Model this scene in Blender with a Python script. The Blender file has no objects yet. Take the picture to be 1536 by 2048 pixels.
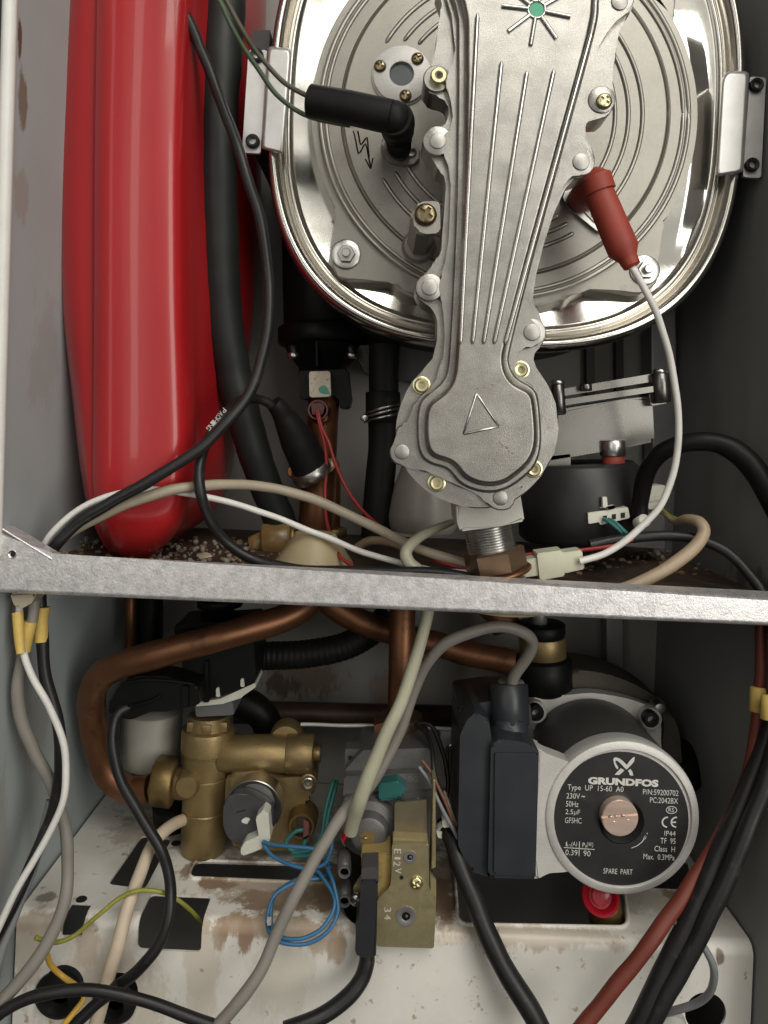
import bpy, bmesh, math, random
from mathutils import Vector, Matrix, noise
random.seed(7)
S = bpy.context.scene
COL = S.collection
# ---------------------------------------------------------------- camera
F, PX, PY, D, CX, CZ = 1500.0, 767.0, 850.0, 0.436, 0.0, 0.5
ROLL = math.radians(2.5)
c_, s_ = math.cos(ROLL), math.sin(ROLL)
cam = bpy.data.objects.new('camera', bpy.data.cameras.new('camera'))
COL.objects.link(cam)
cam.matrix_world = Matrix(((c_, -s_, 0, CX), (0, 0, -1, -D), (s_, c_, 0, CZ), (0, 0, 0, 1)))
cam.data.sensor_fit = 'VERTICAL'
cam.data.sensor_height = 36.0
cam.data.lens = F / 2048 * 36
cam.data.shift_x = (768 - PX) / 2048
cam.data.shift_y = -(1024 - PY) / 2048
cam.data.clip_start, cam.data.clip_end = 0.01, 50
S.camera = cam
# ---------------------------------------------------------------- world, lamps, exposure
w = bpy.data.worlds.new('World'); S.world = w; w.use_nodes = True
wn, wl = w.node_tree.nodes, w.node_tree.links
bg = wn['Background']
tc = wn.new('ShaderNodeTexCoord'); sep = wn.new('ShaderNodeSeparateXYZ')
wl.new(tc.outputs['Generated'], sep.inputs[0])
cr = wn.new('ShaderNodeValToRGB')
mr = wn.new('ShaderNodeMapRange'); mr.inputs[1].default_value = -1; mr.inputs[2].default_value = 1
wl.new(sep.outputs['Z'], mr.inputs[0]); wl.new(mr.outputs[0], cr.inputs[0])
cr.color_ramp.elements[0].position = 0.30; cr.color_ramp.elements[0].color = (.30, .285, .265, 1)
cr.color_ramp.elements[1].position = 0.75; cr.color_ramp.elements[1].color = (.60, .585, .555, 1)
wl.new(cr.outputs[0], bg.inputs[0]); bg.inputs[1].default_value = 0.06

def area(name, loc, aim, sx, sy, power, col=(1, .965, .88)):
    l = bpy.data.lights.new(name, 'AREA'); l.shape = 'RECTANGLE'; l.size, l.size_y = sx, sy
    l.energy = power; l.color = col
    o = bpy.data.objects.new(name, l); COL.objects.link(o)
    o.location = loc
    o.rotation_euler = (Vector(aim) - Vector(loc)).to_track_quat('-Z', 'Y').to_euler()
    return o
area('room_light', (.35, -2.1, .85), (0, .1, .55), 3.6, 2.6, 13, (1, .97, .88))
area('ceiling_lamp', (.40, -1.0, 1.75), (0.02, 0.1, .45), .9, .9, 15)
area('window_light', (.95, -1.3, .70), (0, .1, .40), .7, 1.2, 10, (1, .975, .90))
area('left_strip_light', (-.50, -1.0, .85), (-.1, .1, .6), .12, 1.0, 1.1, (1, .975, .90))  # unseen tall strip, added for a vertical highlight on the red vessel
area('far_left_strip_light', (-.95, -.85, .85), (-.1, .1, .6), .14, 1.1, .7, (1, .975, .90))  # second unseen strip, added for the vessel's outer left highlight
vs = S.view_settings
vs.view_transform = 'Standard'; vs.look = 'None'; vs.exposure = 0.07; vs.gamma = 1.0
vs.use_curve_mapping = False

# ---------------------------------------------------------------- pixel -> place helpers
def U(px, py, Y):
    """the point seen at photo position (px, py) lying Y mm behind the casing front"""
    xc, yc, d = (px - PX) / F, -(py - PY) / F, D + Y * .001
    return Vector((CX + d * (xc * c_ - yc * s_), Y * .001, CZ + d * (xc * s_ + yc * c_)))
def UZ(px, py, z):
    xc, yc = (px - PX) / F, -(py - PY) / F
    d = (z - CZ) / (xc * s_ + yc * c_)
    return Vector((CX + d * (xc * c_ - yc * s_), d - D, z))
def L(px, Y):
    """length in metres of px photo pixels at depth Y"""
    return px * (D + Y * .001) / F

# ---------------------------------------------------------------- materials
MATS = {}
def M(name, col, met=0., rough=.5, var=.12, vs=40., bump=0., bs=900., coat=0., dirt=None, spk=0., rv=.08, trans=0., sss=0., aniso=None, spec=.5):
    m = bpy.data.materials.new(name); m.use_nodes = True
    n, l = m.node_tree.nodes, m.node_tree.links
    p = n['Principled BSDF']
    t = n.new('ShaderNodeTexCoord')
    src = t.outputs['Object']
    nz = n.new('ShaderNodeTexNoise'); nz.inputs['Scale'].default_value = vs; nz.inputs['Detail'].default_value = 6; nz.inputs['Roughness'].default_value = .62
    if aniso:
        mp = n.new('ShaderNodeMapping'); mp.inputs['Scale'].default_value = aniso
        l.new(src, mp.inputs[0]); l.new(mp.outputs[0], nz.inputs['Vector'])
    else:
        l.new(src, nz.inputs['Vector'])
    mx = n.new('ShaderNodeMix'); mx.data_type = 'RGBA'
    mx.inputs['A'].default_value = (*[x * (1 - var) for x in col], 1)
    mx.inputs['B'].default_value = (*[min(1, x * (1 + var)) for x in col], 1)
    r0 = n.new('ShaderNodeMapRange'); r0.inputs[1].default_value = .3; r0.inputs[2].default_value = .7
    l.new(nz.outputs[0], r0.inputs[0]); l.new(r0.outputs[0], mx.inputs['Factor'])
    out = mx.outputs['Result']
    if spk:
        n2 = n.new('ShaderNodeTexNoise'); n2.inputs['Scale'].default_value = 1500; n2.inputs['Detail'].default_value = 2
        l.new(src, n2.inputs['Vector'])
        r2 = n.new('ShaderNodeMapRange'); r2.inputs[1].default_value = .35; r2.inputs[2].default_value = .65; r2.inputs[3].default_value = 1 - spk; r2.inputs[4].default_value = 1 + spk
        l.new(n2.outputs[0], r2.inputs[0])
        m2 = n.new('ShaderNodeMix'); m2.data_type = 'RGBA'; m2.blend_type = 'MULTIPLY'; m2.inputs['Factor'].default_value = 1
        l.new(out, m2.inputs['A']); l.new(r2.outputs[0], m2.inputs['B']); out = m2.outputs['Result']
    if dirt:
        dc, th, ds = dirt
        n3 = n.new('ShaderNodeTexNoise'); n3.inputs['Scale'].default_value = ds; n3.inputs['Detail'].default_value = 8; n3.inputs['Roughness'].default_value = .7
        l.new(src, n3.inputs['Vector'])
        r3 = n.new('ShaderNodeMapRange'); r3.inputs[1].default_value = th; r3.inputs[2].default_value = th + .12
        l.new(n3.outputs[0], r3.inputs[0])
        m3 = n.new('ShaderNodeMix'); m3.data_type = 'RGBA'; m3.inputs['B'].default_value = (*dc, 1)
        l.new(out, m3.inputs['A']); l.new(r3.outputs[0], m3.inputs['Factor']); out = m3.outputs['Result']
    l.new(out, p.inputs['Base Color'])
    p.inputs['Metallic'].default_value = met
    rr = n.new('ShaderNodeMapRange'); rr.inputs[3].default_value = max(0, rough - rv); rr.inputs[4].default_value = min(1, rough + rv)
    l.new(nz.outputs[0], rr.inputs[0]); l.new(rr.outputs[0], p.inputs['Roughness'])
    p.inputs['Coat Weight'].default_value = coat; p.inputs['Coat Roughness'].default_value = .06
    p.inputs['Specular IOR Level'].default_value = spec
    if trans: p.inputs['Transmission Weight'].default_value = trans
    if sss:
        p.inputs['Subsurface Weight'].default_value = sss; p.inputs['Subsurface Radius'].default_value = (.004, .004, .003); p.inputs['Subsurface Scale'].default_value = 1
    if bump:
        n4 = n.new('ShaderNodeTexNoise'); n4.inputs['Scale'].default_value = bs; n4.inputs['Detail'].default_value = 3
        l.new(src, n4.inputs['Vector'])
        b = n.new('ShaderNodeBump'); b.inputs['Strength'].default_value = bump; b.inputs['Distance'].default_value = .0004
        l.new(n4.outputs[0], b.inputs['Height']); l.new(b.outputs[0], p.inputs['Normal'])
    MATS[name] = m
    return m

def stained(name, base, rough, stains, fleck=None, var=.05):
    """painted sheet with stains of their own shape: stains = [(point, (rx,ry,rz), colour, strength)]"""
    m = M(name, base, 0, rough, var, 14, bump=.12, bs=500)
    n, l = m.node_tree.nodes, m.node_tree.links
    p = n['Principled BSDF']; out = p.inputs['Base Color'].links[0].from_socket
    g = n.new('ShaderNodeNewGeometry')
    nz = n.new('ShaderNodeTexNoise'); nz.inputs['Scale'].default_value = 80; nz.inputs['Detail'].default_value = 10; nz.inputs['Roughness'].default_value = .74
    mpp = n.new('ShaderNodeMapping'); mpp.inputs['Scale'].default_value = (1, 1, .4); l.new(g.outputs['Position'], mpp.inputs[0]); l.new(mpp.outputs[0], nz.inputs['Vector'])
    for (pt, rad, colr, st) in stains:
        v = n.new('ShaderNodeVectorMath'); v.operation = 'SUBTRACT'; v.inputs[1].default_value = pt; l.new(g.outputs['Position'], v.inputs[0])
        v2 = n.new('ShaderNodeVectorMath'); v2.operation = 'DIVIDE'; v2.inputs[1].default_value = rad; l.new(v.outputs[0], v2.inputs[0])
        ln = n.new('ShaderNodeVectorMath'); ln.operation = 'LENGTH'; l.new(v2.outputs[0], ln.inputs[0])
        a = n.new('ShaderNodeMath'); a.operation = 'MULTIPLY_ADD'; a.inputs[1].default_value = 2.6; l.new(nz.outputs[0], a.inputs[0])
        sb = n.new('ShaderNodeMath'); sb.operation = 'SUBTRACT'; sb.inputs[0].default_value = -.38; l.new(ln.outputs['Value'], sb.inputs[1]); l.new(sb.outputs[0], a.inputs[2])
        r = n.new('ShaderNodeMapRange'); r.inputs[1].default_value = 0; r.inputs[2].default_value = .30; r.inputs[4].default_value = st
        l.new(a.outputs[0], r.inputs[0])
        mx = n.new('ShaderNodeMix'); mx.data_type = 'RGBA'; mx.inputs['B'].default_value = (*colr, 1)
        l.new(out, mx.inputs['A']); l.new(r.outputs[0], mx.inputs['Factor']); out = mx.outputs['Result']
    if fleck:
        n5 = n.new('ShaderNodeTexNoise'); n5.inputs['Scale'].default_value = 160; n5.inputs['Detail'].default_value = 4; l.new(g.outputs['Position'], n5.inputs['Vector'])
        r5 = n.new('ShaderNodeMapRange'); r5.inputs[1].default_value = .66; r5.inputs[2].default_value = .72; r5.inputs[4].default_value = .75; l.new(n5.outputs[0], r5.inputs[0])
        mx = n.new('ShaderNodeMix'); mx.data_type = 'RGBA'; mx.inputs['B'].default_value = (*fleck, 1)
        l.new(out, mx.inputs['A']); l.new(r5.outputs[0], mx.inputs['Factor']); out = mx.outputs['Result']
    l.new(out, p.inputs['Base Color'])
    return m

ALU = M('cast_aluminium', (.315, .305, .285), .95, .34, .20, 60, bump=.28, bs=1700, spk=.16, dirt=((.22, .185, .145), .63, 55))
ALUD = M('door_aluminium', (.30, .285, .255), .62, .42, .12, 30, bump=.12, bs=1800, spk=.06, dirt=((.20, .165, .12), .62, 40))
RIDGE = M('highlight_ridge_aluminium', (.52, .505, .48), .9, .26, .06, 40)  # paler than the casting, puts the ribs' bright highlights into the colour
RIM = M('satin_steel_rim', (.60, .575, .53), 1., .20, .02, 30, rv=.03, bump=.02, bs=15)
CHROME = M('polished_steel', (.80, .78, .73), 1., .13, .04, 24, rv=.10, bump=.10, bs=50, dirt=((.52, .47, .40), .68, 30))
STEEL = M('steel', (.55, .54, .52), 1., .3, .12, 60, rv=.1)
ZINC = M('galvanised_steel', (.78, .76, .77), .70, .38, .20, 200, spk=.16, rv=.14, bump=.35, bs=700, dirt=((.16, .13, .12), .73, 120))
ZINCP = M('plain_zinc', (.62, .61, .60), .8, .42, .1, 60, rv=.1, bump=.15)
DRUM = M('dark_metal', (.045, .043, .042), .3, .5)  # plain near-black metal, one even tone
RED = M('red_gloss_paint', (.39, .012, .016), 0, .32, .05, 9, coat=.35, rv=.04, bump=.30, bs=26, dirt=((.08, .008, .008), .725, 110))
RUBBER = M('grey_rubber', (.016, .018, .018), 0, .5, .2, 20, bump=.1, spec=.35)
BLACK = M('black_plastic', (.006, .006, .0065), 0, .45, .2, 60, bump=.1, spec=.18)
BLACKR = M('black_rubber', (.009, .009, .0095), 0, .55, .2, 80, bump=.2, bs=600, spec=.2)
BCABLE = M('black_cable', (.014, .0135, .014), 0, .42, .25, 50, rv=.12, bump=.15, bs=300, dirt=((.045, .04, .036), .60, 70), spec=.4)
COPPER = M('aged_copper', (.42, .175, .085), .9, .33, .25, 26, rv=.12, dirt=((.16, .065, .03), .58, 45))
COPPERD = M('dull_copper', (.21, .094, .047), .75, .42, .25, 30, rv=.1, dirt=((.10, .05, .03), .55, 40))
BRASS = M('dull_brass', (.31, .225, .105), .70, .44, .16, 40, rv=.1, bump=.45, bs=900, dirt=((.17, .11, .05), .60, 40))
BRASSD = M('dark_brass', (.22, .15, .06), .75, .45, .2, 40, bump=.3)
GOLD = M('yellow_plated_screw', (.66, .60, .38), .95, .28, .15, 200)
GOLDD = M('brown_plated_screw', (.24, .19, .115), .95, .3, .25, 120)
BOOTR = M('brick_red_silicone', (.27, .038, .022), 0, .58, .12, 60, bump=.2)
REDCAP = M('red_plastic', (.52, .012, .03), 0, .25, .1, 50, coat=.3)
WHITEW = M('white_insulation', (.68, .66, .63), 0, .45, .08, 60, dirt=((.42, .36, .29), .64, 60))
BEIGE = M('beige_cable', (.36, .31, .235), 0, .5, .14, 30, dirt=((.20, .15, .09), .62, 60))
GREYC = M('grey_cable', (.235, .215, .19), 0, .5, .12, 30, dirt=((.12, .10, .08), .63, 60))
GREYB = M('blue_grey_cable', (.20, .205, .22), 0, .5, .1, 40)
CREAM = M('cream_cable', (.56, .46, .35), 0, .5, .12, 40, dirt=((.26, .15, .07), .63, 90))
TAN = M('tan_cable', (.36, .275, .185), 0, .48, .14, 30, dirt=((.2, .12, .06), .63, 60))
GREENW = M('dark_green_wire', (.055, .085, .045), 0, .5, .3, 60)
BROWNW = M('brown_green_wire', (.075, .068, .048), 0, .5, .2, 60)
REDW = M('dark_red_wire', (.30, .025, .025), 0, .45, .15, 60)
REDC = M('brick_red_cable', (.155, .030, .017), 0, .5, .15, 60, dirt=((.07, .03, .02), .62, 60))
BLUEW = M('blue_wire', (.035, .145, .29), 0, .42, .12, 60)
TEALW = M('teal_wire', (.03, .16, .15), 0, .45, .15, 60)
YELG = M('yellow_green_wire', (.26, .26, .045), 0, .45, .3, 150)
YELW = M('yellow_wire', (.55, .33, .05), 0, .45, .12, 60)
YSLV = M('yellow_sleeve', (.60, .42, .11), 0, .55, .14, 60, bump=.2)
MILK = M('milky_tube', (.44, .43, .32), 0, .30, .1, 20, sss=.35, dirt=((.28, .24, .15), .66, 40))
NYLON = M('milky_nylon', (.60, .60, .47), 0, .4, .08, 40, sss=.3)
NYLONW = M('white_nylon', (.62, .61, .53), 0, .45, .08, 60, sss=.15, dirt=((.3, .25, .17), .66, 90))
AMBER = M('amber_sealant', (.24, .155, .06), 0, .32, .3, 50, bump=.3, bs=200, sss=.2)
RIVET = M('rivet_metal', (.34, .33, .31), .9, .38, .1, 60, bump=.15, spk=.08)
RIDGED = M('door_ridge', (.34, .32, .29), .75, .32, .06, 40)
GROOVE = M('brown_groove', (.085, .065, .05), .5, .5, .2, 40)
FUNNEL = M('cream_collar', (.34, .28, .165), 0, .45, .1, 30, dirt=((.22, .15, .08), .66, 40))
TEAL = M('teal_plastic', (.018, .115, .105), 0, .45, .1, 40)
VALVE = M('grey_valve_casting', (.165, .16, .158), .5, .5, .15, 40, bump=.5, bs=800, dirt=((.12, .08, .05), .64, 60))
YZINC = M('yellow_chromate', (.50, .43, .25), .65, .32, .22, 30, rv=.1, spk=.06, dirt=((.33, .31, .155), .52, 26))
YCOIL = M('yellowed_plastic', (.30, .215, .075), 0, .45, .15, 30)
SHEET = M('grey_sheet_metal', (.30, .29, .295), .6, .42, .12, 30, rv=.1, dirt=((.1, .08, .06), .64, 40))
DKSTEEL = M('dark_screw', (.03, .03, .03), .8, .4, .1, 60)
PUMPD = M('pump_dark_paint', (.065, .065, .063), 0, .48, .12, 30, bump=.1)
PUMPB = M('pump_box_plastic', (.028, .030, .036), 0, .38, .12, 40)
PUMPA = M('pump_ring_casting', (.60, .585, .56), .25, .45, .1, 40, bump=.5, bs=1000, spk=.06)
LABEL = M('label_black', (.022, .022, .0225), 0, .42, .15, 60, dirt=((.045, .043, .04), .60, 80))
INK = M('label_white_ink', (.64, .63, .60), 0, .5, .10, 90)
PLUGM = M('copper_plug', (.74, .56, .47), .55, .32, .1, 30, rv=.08, aniso=(1, 1, 8))
FANM = M('fan_casting', (.165, .16, .15), .95, .28, .08, 25, bump=.08, dirt=((.15, .13, .10), .66, 50))
FOAM = M('dusty_foam', (.25, .225, .19), 0, .7, .25, 200, dirt=((.1, .08, .06), .58, 90))
SHELFM = M('rusty_shelf', (.085, .055, .036), .2, .62, .4, 50, bump=.8, bs=260, dirt=((.035, .028, .022), .50, 60))
GLASS = M('sight_glass', (.13, .145, .15), 0, .12, .1, 30)
RUSTN = M('brown_brass_nut', (.20, .13, .085), .8, .38, .2, 40)
WHITEP = M('white_pipe', (.40, .38, .335), 0, .5, .06, 30)
GREEN = M('green_dot_paint', (.05, .36, .20), 0, .45, .1, 80)
DARKHOLE = M('dark_recess', (.008, .007, .006), 0, .7, .1, 60)  # near-black stand-in for the shade inside holes that are not cut
STAINB = M('dried_drip', (.22, .14, .07), 0, .6, .4, 300)

# ---------------------------------------------------------------- object helpers
def origin_of(p):
    v = Vector((0, 0, 0))
    while p is not None:
        v += p.location; p = p.parent
    return v
def tag(o, label, cat=None, group=None, kind=None):
    if label: o['label'] = label
    if cat: o['category'] = cat
    if group: o['group'] = group
    if kind: o['kind'] = kind
    return o
def T(name, loc, label, cat, group=None):
    o = bpy.data.objects.new(name, None); COL.objects.link(o)
    o.empty_display_size = .02; o.location = loc
    return tag(o, label, cat, group)
def mk(name, bm, mat, parent=None, sharp=38, wn=False, label=None, cat=None, group=None, kind=None):
    bmesh.ops.recalc_face_normals(bm, faces=bm.faces)
    if parent is not None: off = origin_of(parent)
    else:
        vs_ = [v.co for v in bm.verts]
        off = Vector((sum(v.x for v in vs_) / len(vs_), sum(v.y for v in vs_) / len(vs_), min(v.z for v in vs_)))
    bmesh.ops.translate(bm, verts=bm.verts, vec=-off)
    me = bpy.data.meshes.new(name); bm.to_mesh(me); bm.free()
    me.polygons.foreach_set('use_smooth', [True] * len(me.polygons))
    me.set_sharp_from_angle(angle=math.radians(sharp))
    me.materials.append(mat)
    o = bpy.data.objects.new(name, me); COL.objects.link(o)
    if parent is not None: o.parent = parent
    else: o.location = off
    if wn:
        md = o.modifiers.new('wn', 'WEIGHTED_NORMAL'); md.keep_sharp = True; md.weight = 80
    return tag(o, label, cat, group, kind)
def crom(p, closed=False, n=8):
    out = []; N = len(p)
    rng = N if closed else N - 1
    for i in range(rng):
        if closed: a, b, c, d = p[i - 1], p[i], p[(i + 1) % N], p[(i + 2) % N]
        else:
            b, c = p[i], p[i + 1]
            a = p[i - 1] if i > 0 else b * 2 - c
            d = p[i + 2] if i + 2 < N else c * 2 - b
        # centripetal-ish
        for k in range(n):
            t = k / n
            out.append(.5 * ((2 * b) + (c - a) * t + (2 * a - 5 * b + 4 * c - d) * t * t + (3 * b - a - 3 * c + d) * t ** 3))
    if not closed: out.append(p[-1].copy())
    return out
def sweep(bm, path, rad, seg=14, cap=True, squash=None):
    """tube along path; rad number or list"""
    N = len(path)
    if not isinstance(rad, (list, tuple)): rad = [rad] * N
    tg = []
    for i in range(N):
        t = path[min(i + 1, N - 1)] - path[max(i - 1, 0)]
        tg.append(t.normalized() if t.length > 1e-9 else (tg[-1] if tg else Vector((0, 0, 1))))
    ref = Vector((0, 1, 0)) if abs(tg[0].y) < .9 else Vector((1, 0, 0))
    u = (ref - tg[0] * ref.dot(tg[0])).normalized()
    rings = []
    for i in range(N):
        u = (u - tg[i] * u.dot(tg[i])).normalized(); v = tg[i].cross(u)
        rings.append([bm.verts.new(path[i] + (u * math.cos(a) * (squash or 1) + v * math.sin(a)) * rad[i]) for a in [2 * math.pi * k / seg for k in range(seg)]])
    for i in range(N - 1):
        for k in range(seg):
            bm.faces.new((rings[i][k], rings[i][(k + 1) % seg], rings[i + 1][(k + 1) % seg], rings[i + 1][k]))
    if cap:
        bm.faces.new(rings[0][::-1]); bm.faces.new(rings[-1])
    return bm
def tube(name, pts, rpx, mat, parent=None, n=8, seg=14, rlist=None, **k):
    """pts [(px,py,Y)], radius in photo pixels at mean depth"""
    P3 = [U(*p) for p in pts]
    path = crom(P3, False, n)
    ym = sum(p[2] for p in pts) / len(pts)
    if rlist:
        rr = []
        for i in range(len(path)):
            t = i / n; a = min(int(t), len(rlist) - 1); b = min(a + 1, len(rlist) - 1)
            rr.append(L(rlist[a] * (1 - (t - a)) + rlist[b] * (t - a), ym))
    else: rr = [L(rpx, ym)] * len(path)
    sd = Vector((random.random() * 50, random.random() * 50, 0))
    path = [v + noise.noise_vector(v * 45 + sd) * .0007 for v in path]      # slight kinks and flat spots
    rr = [r_ * (1 + .06 * noise.noise(v * 70 + sd)) for r_, v in zip(rr, path)]
    bm = bmesh.new(); sweep(bm, path, rr, seg)
    return mk(name, bm, mat, parent, sharp=60, **k)
def fil(p, r, n=4):
    """round the corners of a pixel outline"""
    out = []; N = len(p)
    for i in range(N):
        a, b, c = Vector(p[i - 1][:2]), Vector(p[i][:2]), Vector(p[(i + 1) % N][:2])
        d1, d2 = a - b, c - b
        q = min(r, d1.length * .45, d2.length * .45)
        s, e = b + d1.normalized() * q, b + d2.normalized() * q
        for k in range(n + 1):
            t = k / n
            out.append(tuple(s * (1 - t) ** 2 + b * 2 * t * (1 - t) + e * t * t))
    return out
def smo(p, n=4):
    return [tuple(v) for v in crom([Vector((x, y)) for x, y in p], True, n)]
def prism(bm, front, back):
    f = [bm.verts.new(v) for v in front]; b = [bm.verts.new(v) for v in back]
    fs = [bm.faces.new(f), bm.faces.new(b[::-1])]
    N = len(f)
    for i in range(N): bm.faces.new((f[i], b[i], b[(i + 1) % N], f[(i + 1) % N]))
    return f, b, fs
def plate(name, pts, Y, t, mat, parent=None, bev=1., seg=3, draft=1., backbev=False, **k):
    """outline traced at depth Y (mm), t mm thick towards the back, bev mm rounded front edge"""
    fr = [U(x, y, Y) for x, y in pts]
    bk = [v + Vector((0, t * .001, 0)) for v in fr]
    bm = bmesh.new(); f, b, fs = prism(bm, fr, bk)
    if bev:
        ed = list(fs[0].edges)
        if backbev: ed += list(fs[1].edges)
        bmesh.ops.bevel(bm, geom=ed, offset=bev * .001, segments=seg, profile=.5, affect='EDGES', clamp_overlap=False)
    return mk(name, bm, mat, parent, wn=True, **k)
def resample(p, d):
    q = [Vector(v) for v in p]; q.append(q[0]); out = []; acc = 0.
    tot = sum((b - a).length for a, b in zip(q, q[1:])); n = max(12, int(tot / d)); stp = tot / n; nxt = 0.
    for a, b in zip(q, q[1:]):
        l = (b - a).length
        while l > 0 and nxt < acc + l - 1e-6 and len(out) < n:
            out.append(a.lerp(b, (nxt - acc) / l)); nxt += stp
        acc += l
    return out
def relax(q, it, w=.5):
    for _ in range(it):
        q = [v * (1 - w) + (q[i - 1] + q[(i + 1) % len(q)]) * (w / 2) for i, v in enumerate(q)]
    return q
def softplate(name, pts, Y, t, mat, parent, wpx, hmm, seg=6, d=4., foot=0., **k):
    """casting with a rounded, drafted edge: the outline is the foot, the top face is wpx smaller"""
    q = relax(resample(pts, d), 2)
    if sum(a.x * b.y - b.x * a.y for a, b in zip(q, q[1:] + q[:1])) < 0: q = q[::-1]
    N = len(q); bm = bmesh.new(); R = [[U(v.x, v.y, Y + t) for v in q]]
    cur = q
    for i in range(seg + 1):
        a = math.pi / 2 * i / seg
        R.append([U(v.x, v.y, Y + hmm * (1 - math.sin(a))) for v in cur])
        if i < seg:
            st_ = wpx * ((1 - math.cos(math.pi / 2 * (i + 1) / seg)) - (1 - math.cos(a)))
            nn = []
            for j, v in enumerate(cur):
                tg = (cur[(j + 1) % N] - cur[j - 1]).normalized(); nn.append(v + Vector((-tg.y, tg.x)) * st_)
            cur = relax(nn, 1, .3)
    V = [[bm.verts.new(v) for v in r] for r in R]
    for A, B in zip(V, V[1:]):
        for j in range(N): bm.faces.new((A[j], A[(j + 1) % N], B[(j + 1) % N], B[j]))
    bm.faces.new(V[-1]); bm.faces.new(V[0][::-1])
    return mk(name, bm, mat, parent, wn=True, **k)
def lathe_bm(o, ax, prof, seg=40, cap=True, ph=.5):
    """revolve [(r, h)] metres about axis ax from point o"""
    ax = Vector(ax).normalized()
    ref = Vector((0, 0, 1)) if abs(ax.z) < .8 else Vector((1, 0, 0))
    u = (ref - ax * ref.dot(ax)).normalized(); v = ax.cross(u)
    bm = bmesh.new(); rings = []
    for r, h in prof:
        if r < 1e-7: rings.append([bm.verts.new(o + ax * h)])
        else: rings.append([bm.verts.new(o + ax * h + (u * math.cos(a) + v * math.sin(a)) * r) for a in [2 * math.pi * (k + ph) / seg for k in range(seg)]])
    for A, B in zip(rings, rings[1:]):
        for k in range(seg):
            q = (k + 1) % seg
            if len(A) == 1 and len(B) == 1: continue
            if len(A) == 1: bm.faces.new((A[0], B[k], B[q]))
            elif len(B) == 1: bm.faces.new((A[k], A[q], B[0]))
            else: bm.faces.new((A[k], A[q], B[q], B[k]))
    if cap:
        if len(rings[0]) > 1: bm.faces.new(rings[0])
        if len(rings[-1]) > 1: bm.faces.new(rings[-1])
    return bm
FRONT = Vector((0, -1, 0)); UP = Vector((0, 0, 1)); RIGHT = Vector((1, 0, 0))
def lathe(name, at, prof, mat, parent=None, ax=FRONT, seg=40, sharp=35, **k):
    """at=(px,py,Y); prof [(r_px, h_mm)] about ax (default towards the viewer)"""
    o = U(*at)
    return mk(name, lathe_bm(o, ax, [(L(r, at[2]), h * .001) for r, h in prof], seg), mat, parent, sharp=sharp, **k)
def cyl(name, a, b, rpx, mat, parent=None, seg=28, bev=.6, **k):
    """cylinder between two photo points"""
    A, B = U(*a), U(*b); r = L(rpx, (a[2] + b[2]) / 2); h = (B - A).length; e = min(bev * .001, r * .4, h * .3)
    return mk(name, lathe_bm(A, B - A, [(r - e, 0), (r, e), (r, h - e), (r - e, h)], seg), mat, parent, sharp=50, **k)
def hexn(name, a, b, rpx, mat, parent=None, **k):
    return cyl(name, a, b, rpx, mat, parent, seg=6, bev=.5, **k)
def boxb(bm, x0, x1, y0, y1, z0, z1):
    v = [bm.verts.new((x, y, z)) for x in (x0, x1) for y in (y0, y1) for z in (z0, z1)]
    for q in ((0, 1, 3, 2), (4, 6, 7, 5), (0, 4, 5, 1), (2, 3, 7, 6), (0, 2, 6, 4), (1, 5, 7, 3)): bm.faces.new([v[i] for i in q])
def bevel_all(bm, w, seg=2):
    bmesh.ops.recalc_face_normals(bm, faces=bm.faces)
    bmesh.ops.bevel(bm, geom=[e for e in bm.edges if e.calc_face_angle(0) > .5], offset=w, segments=seg, profile=.5, affect='EDGES')
def cut(o, cutters):
    """boolean difference with temporary bmeshes given in world space"""
    off = origin_of(o)
    tmp = []
    for cb in cutters:
        bmesh.ops.recalc_face_normals(cb, faces=cb.faces)
        bmesh.ops.translate(cb, verts=cb.verts, vec=-off)
        me = bpy.data.meshes.new('tmp'); cb.to_mesh(me); cb.free()
        q = bpy.data.objects.new('tmp', me); COL.objects.link(q); tmp.append(q)
        q.parent = None; q.location = off
        md = o.modifiers.new('b', 'BOOLEAN'); md.object = q; md.operation = 'DIFFERENCE'; md.solver = 'EXACT'
    bpy.context.view_layer.update()
    ev = o.evaluated_get(bpy.context.evaluated_depsgraph_get())
    me = bpy.data.meshes.new_from_object(ev)
    o.modifiers.clear()
    me.polygons.foreach_set('use_smooth', [True] * len(me.polygons)); me.set_sharp_from_angle(angle=math.radians(38))
    o.data = me
    for q in tmp:
        m_ = q.data; bpy.data.objects.remove(q); bpy.data.meshes.remove(m_)
    return o
def pcut(pts, Y, t):
    """cutter through a facing plate"""
    fr = [U(x, y, Y) for x, y in pts]
    bm = bmesh.new(); prism(bm, fr, [v + Vector((0, t * .001, 0)) for v in fr]); return bm
def circ(cx, cy, r, n=32, a0=0, a1=360):
    return [(cx + r * math.cos(math.radians(a0 + (a1 - a0) * k / n)), cy + r * math.sin(math.radians(a0 + (a1 - a0) * k / n))) for k in range(n + (0 if a1 - a0 == 360 else 1))]
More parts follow.
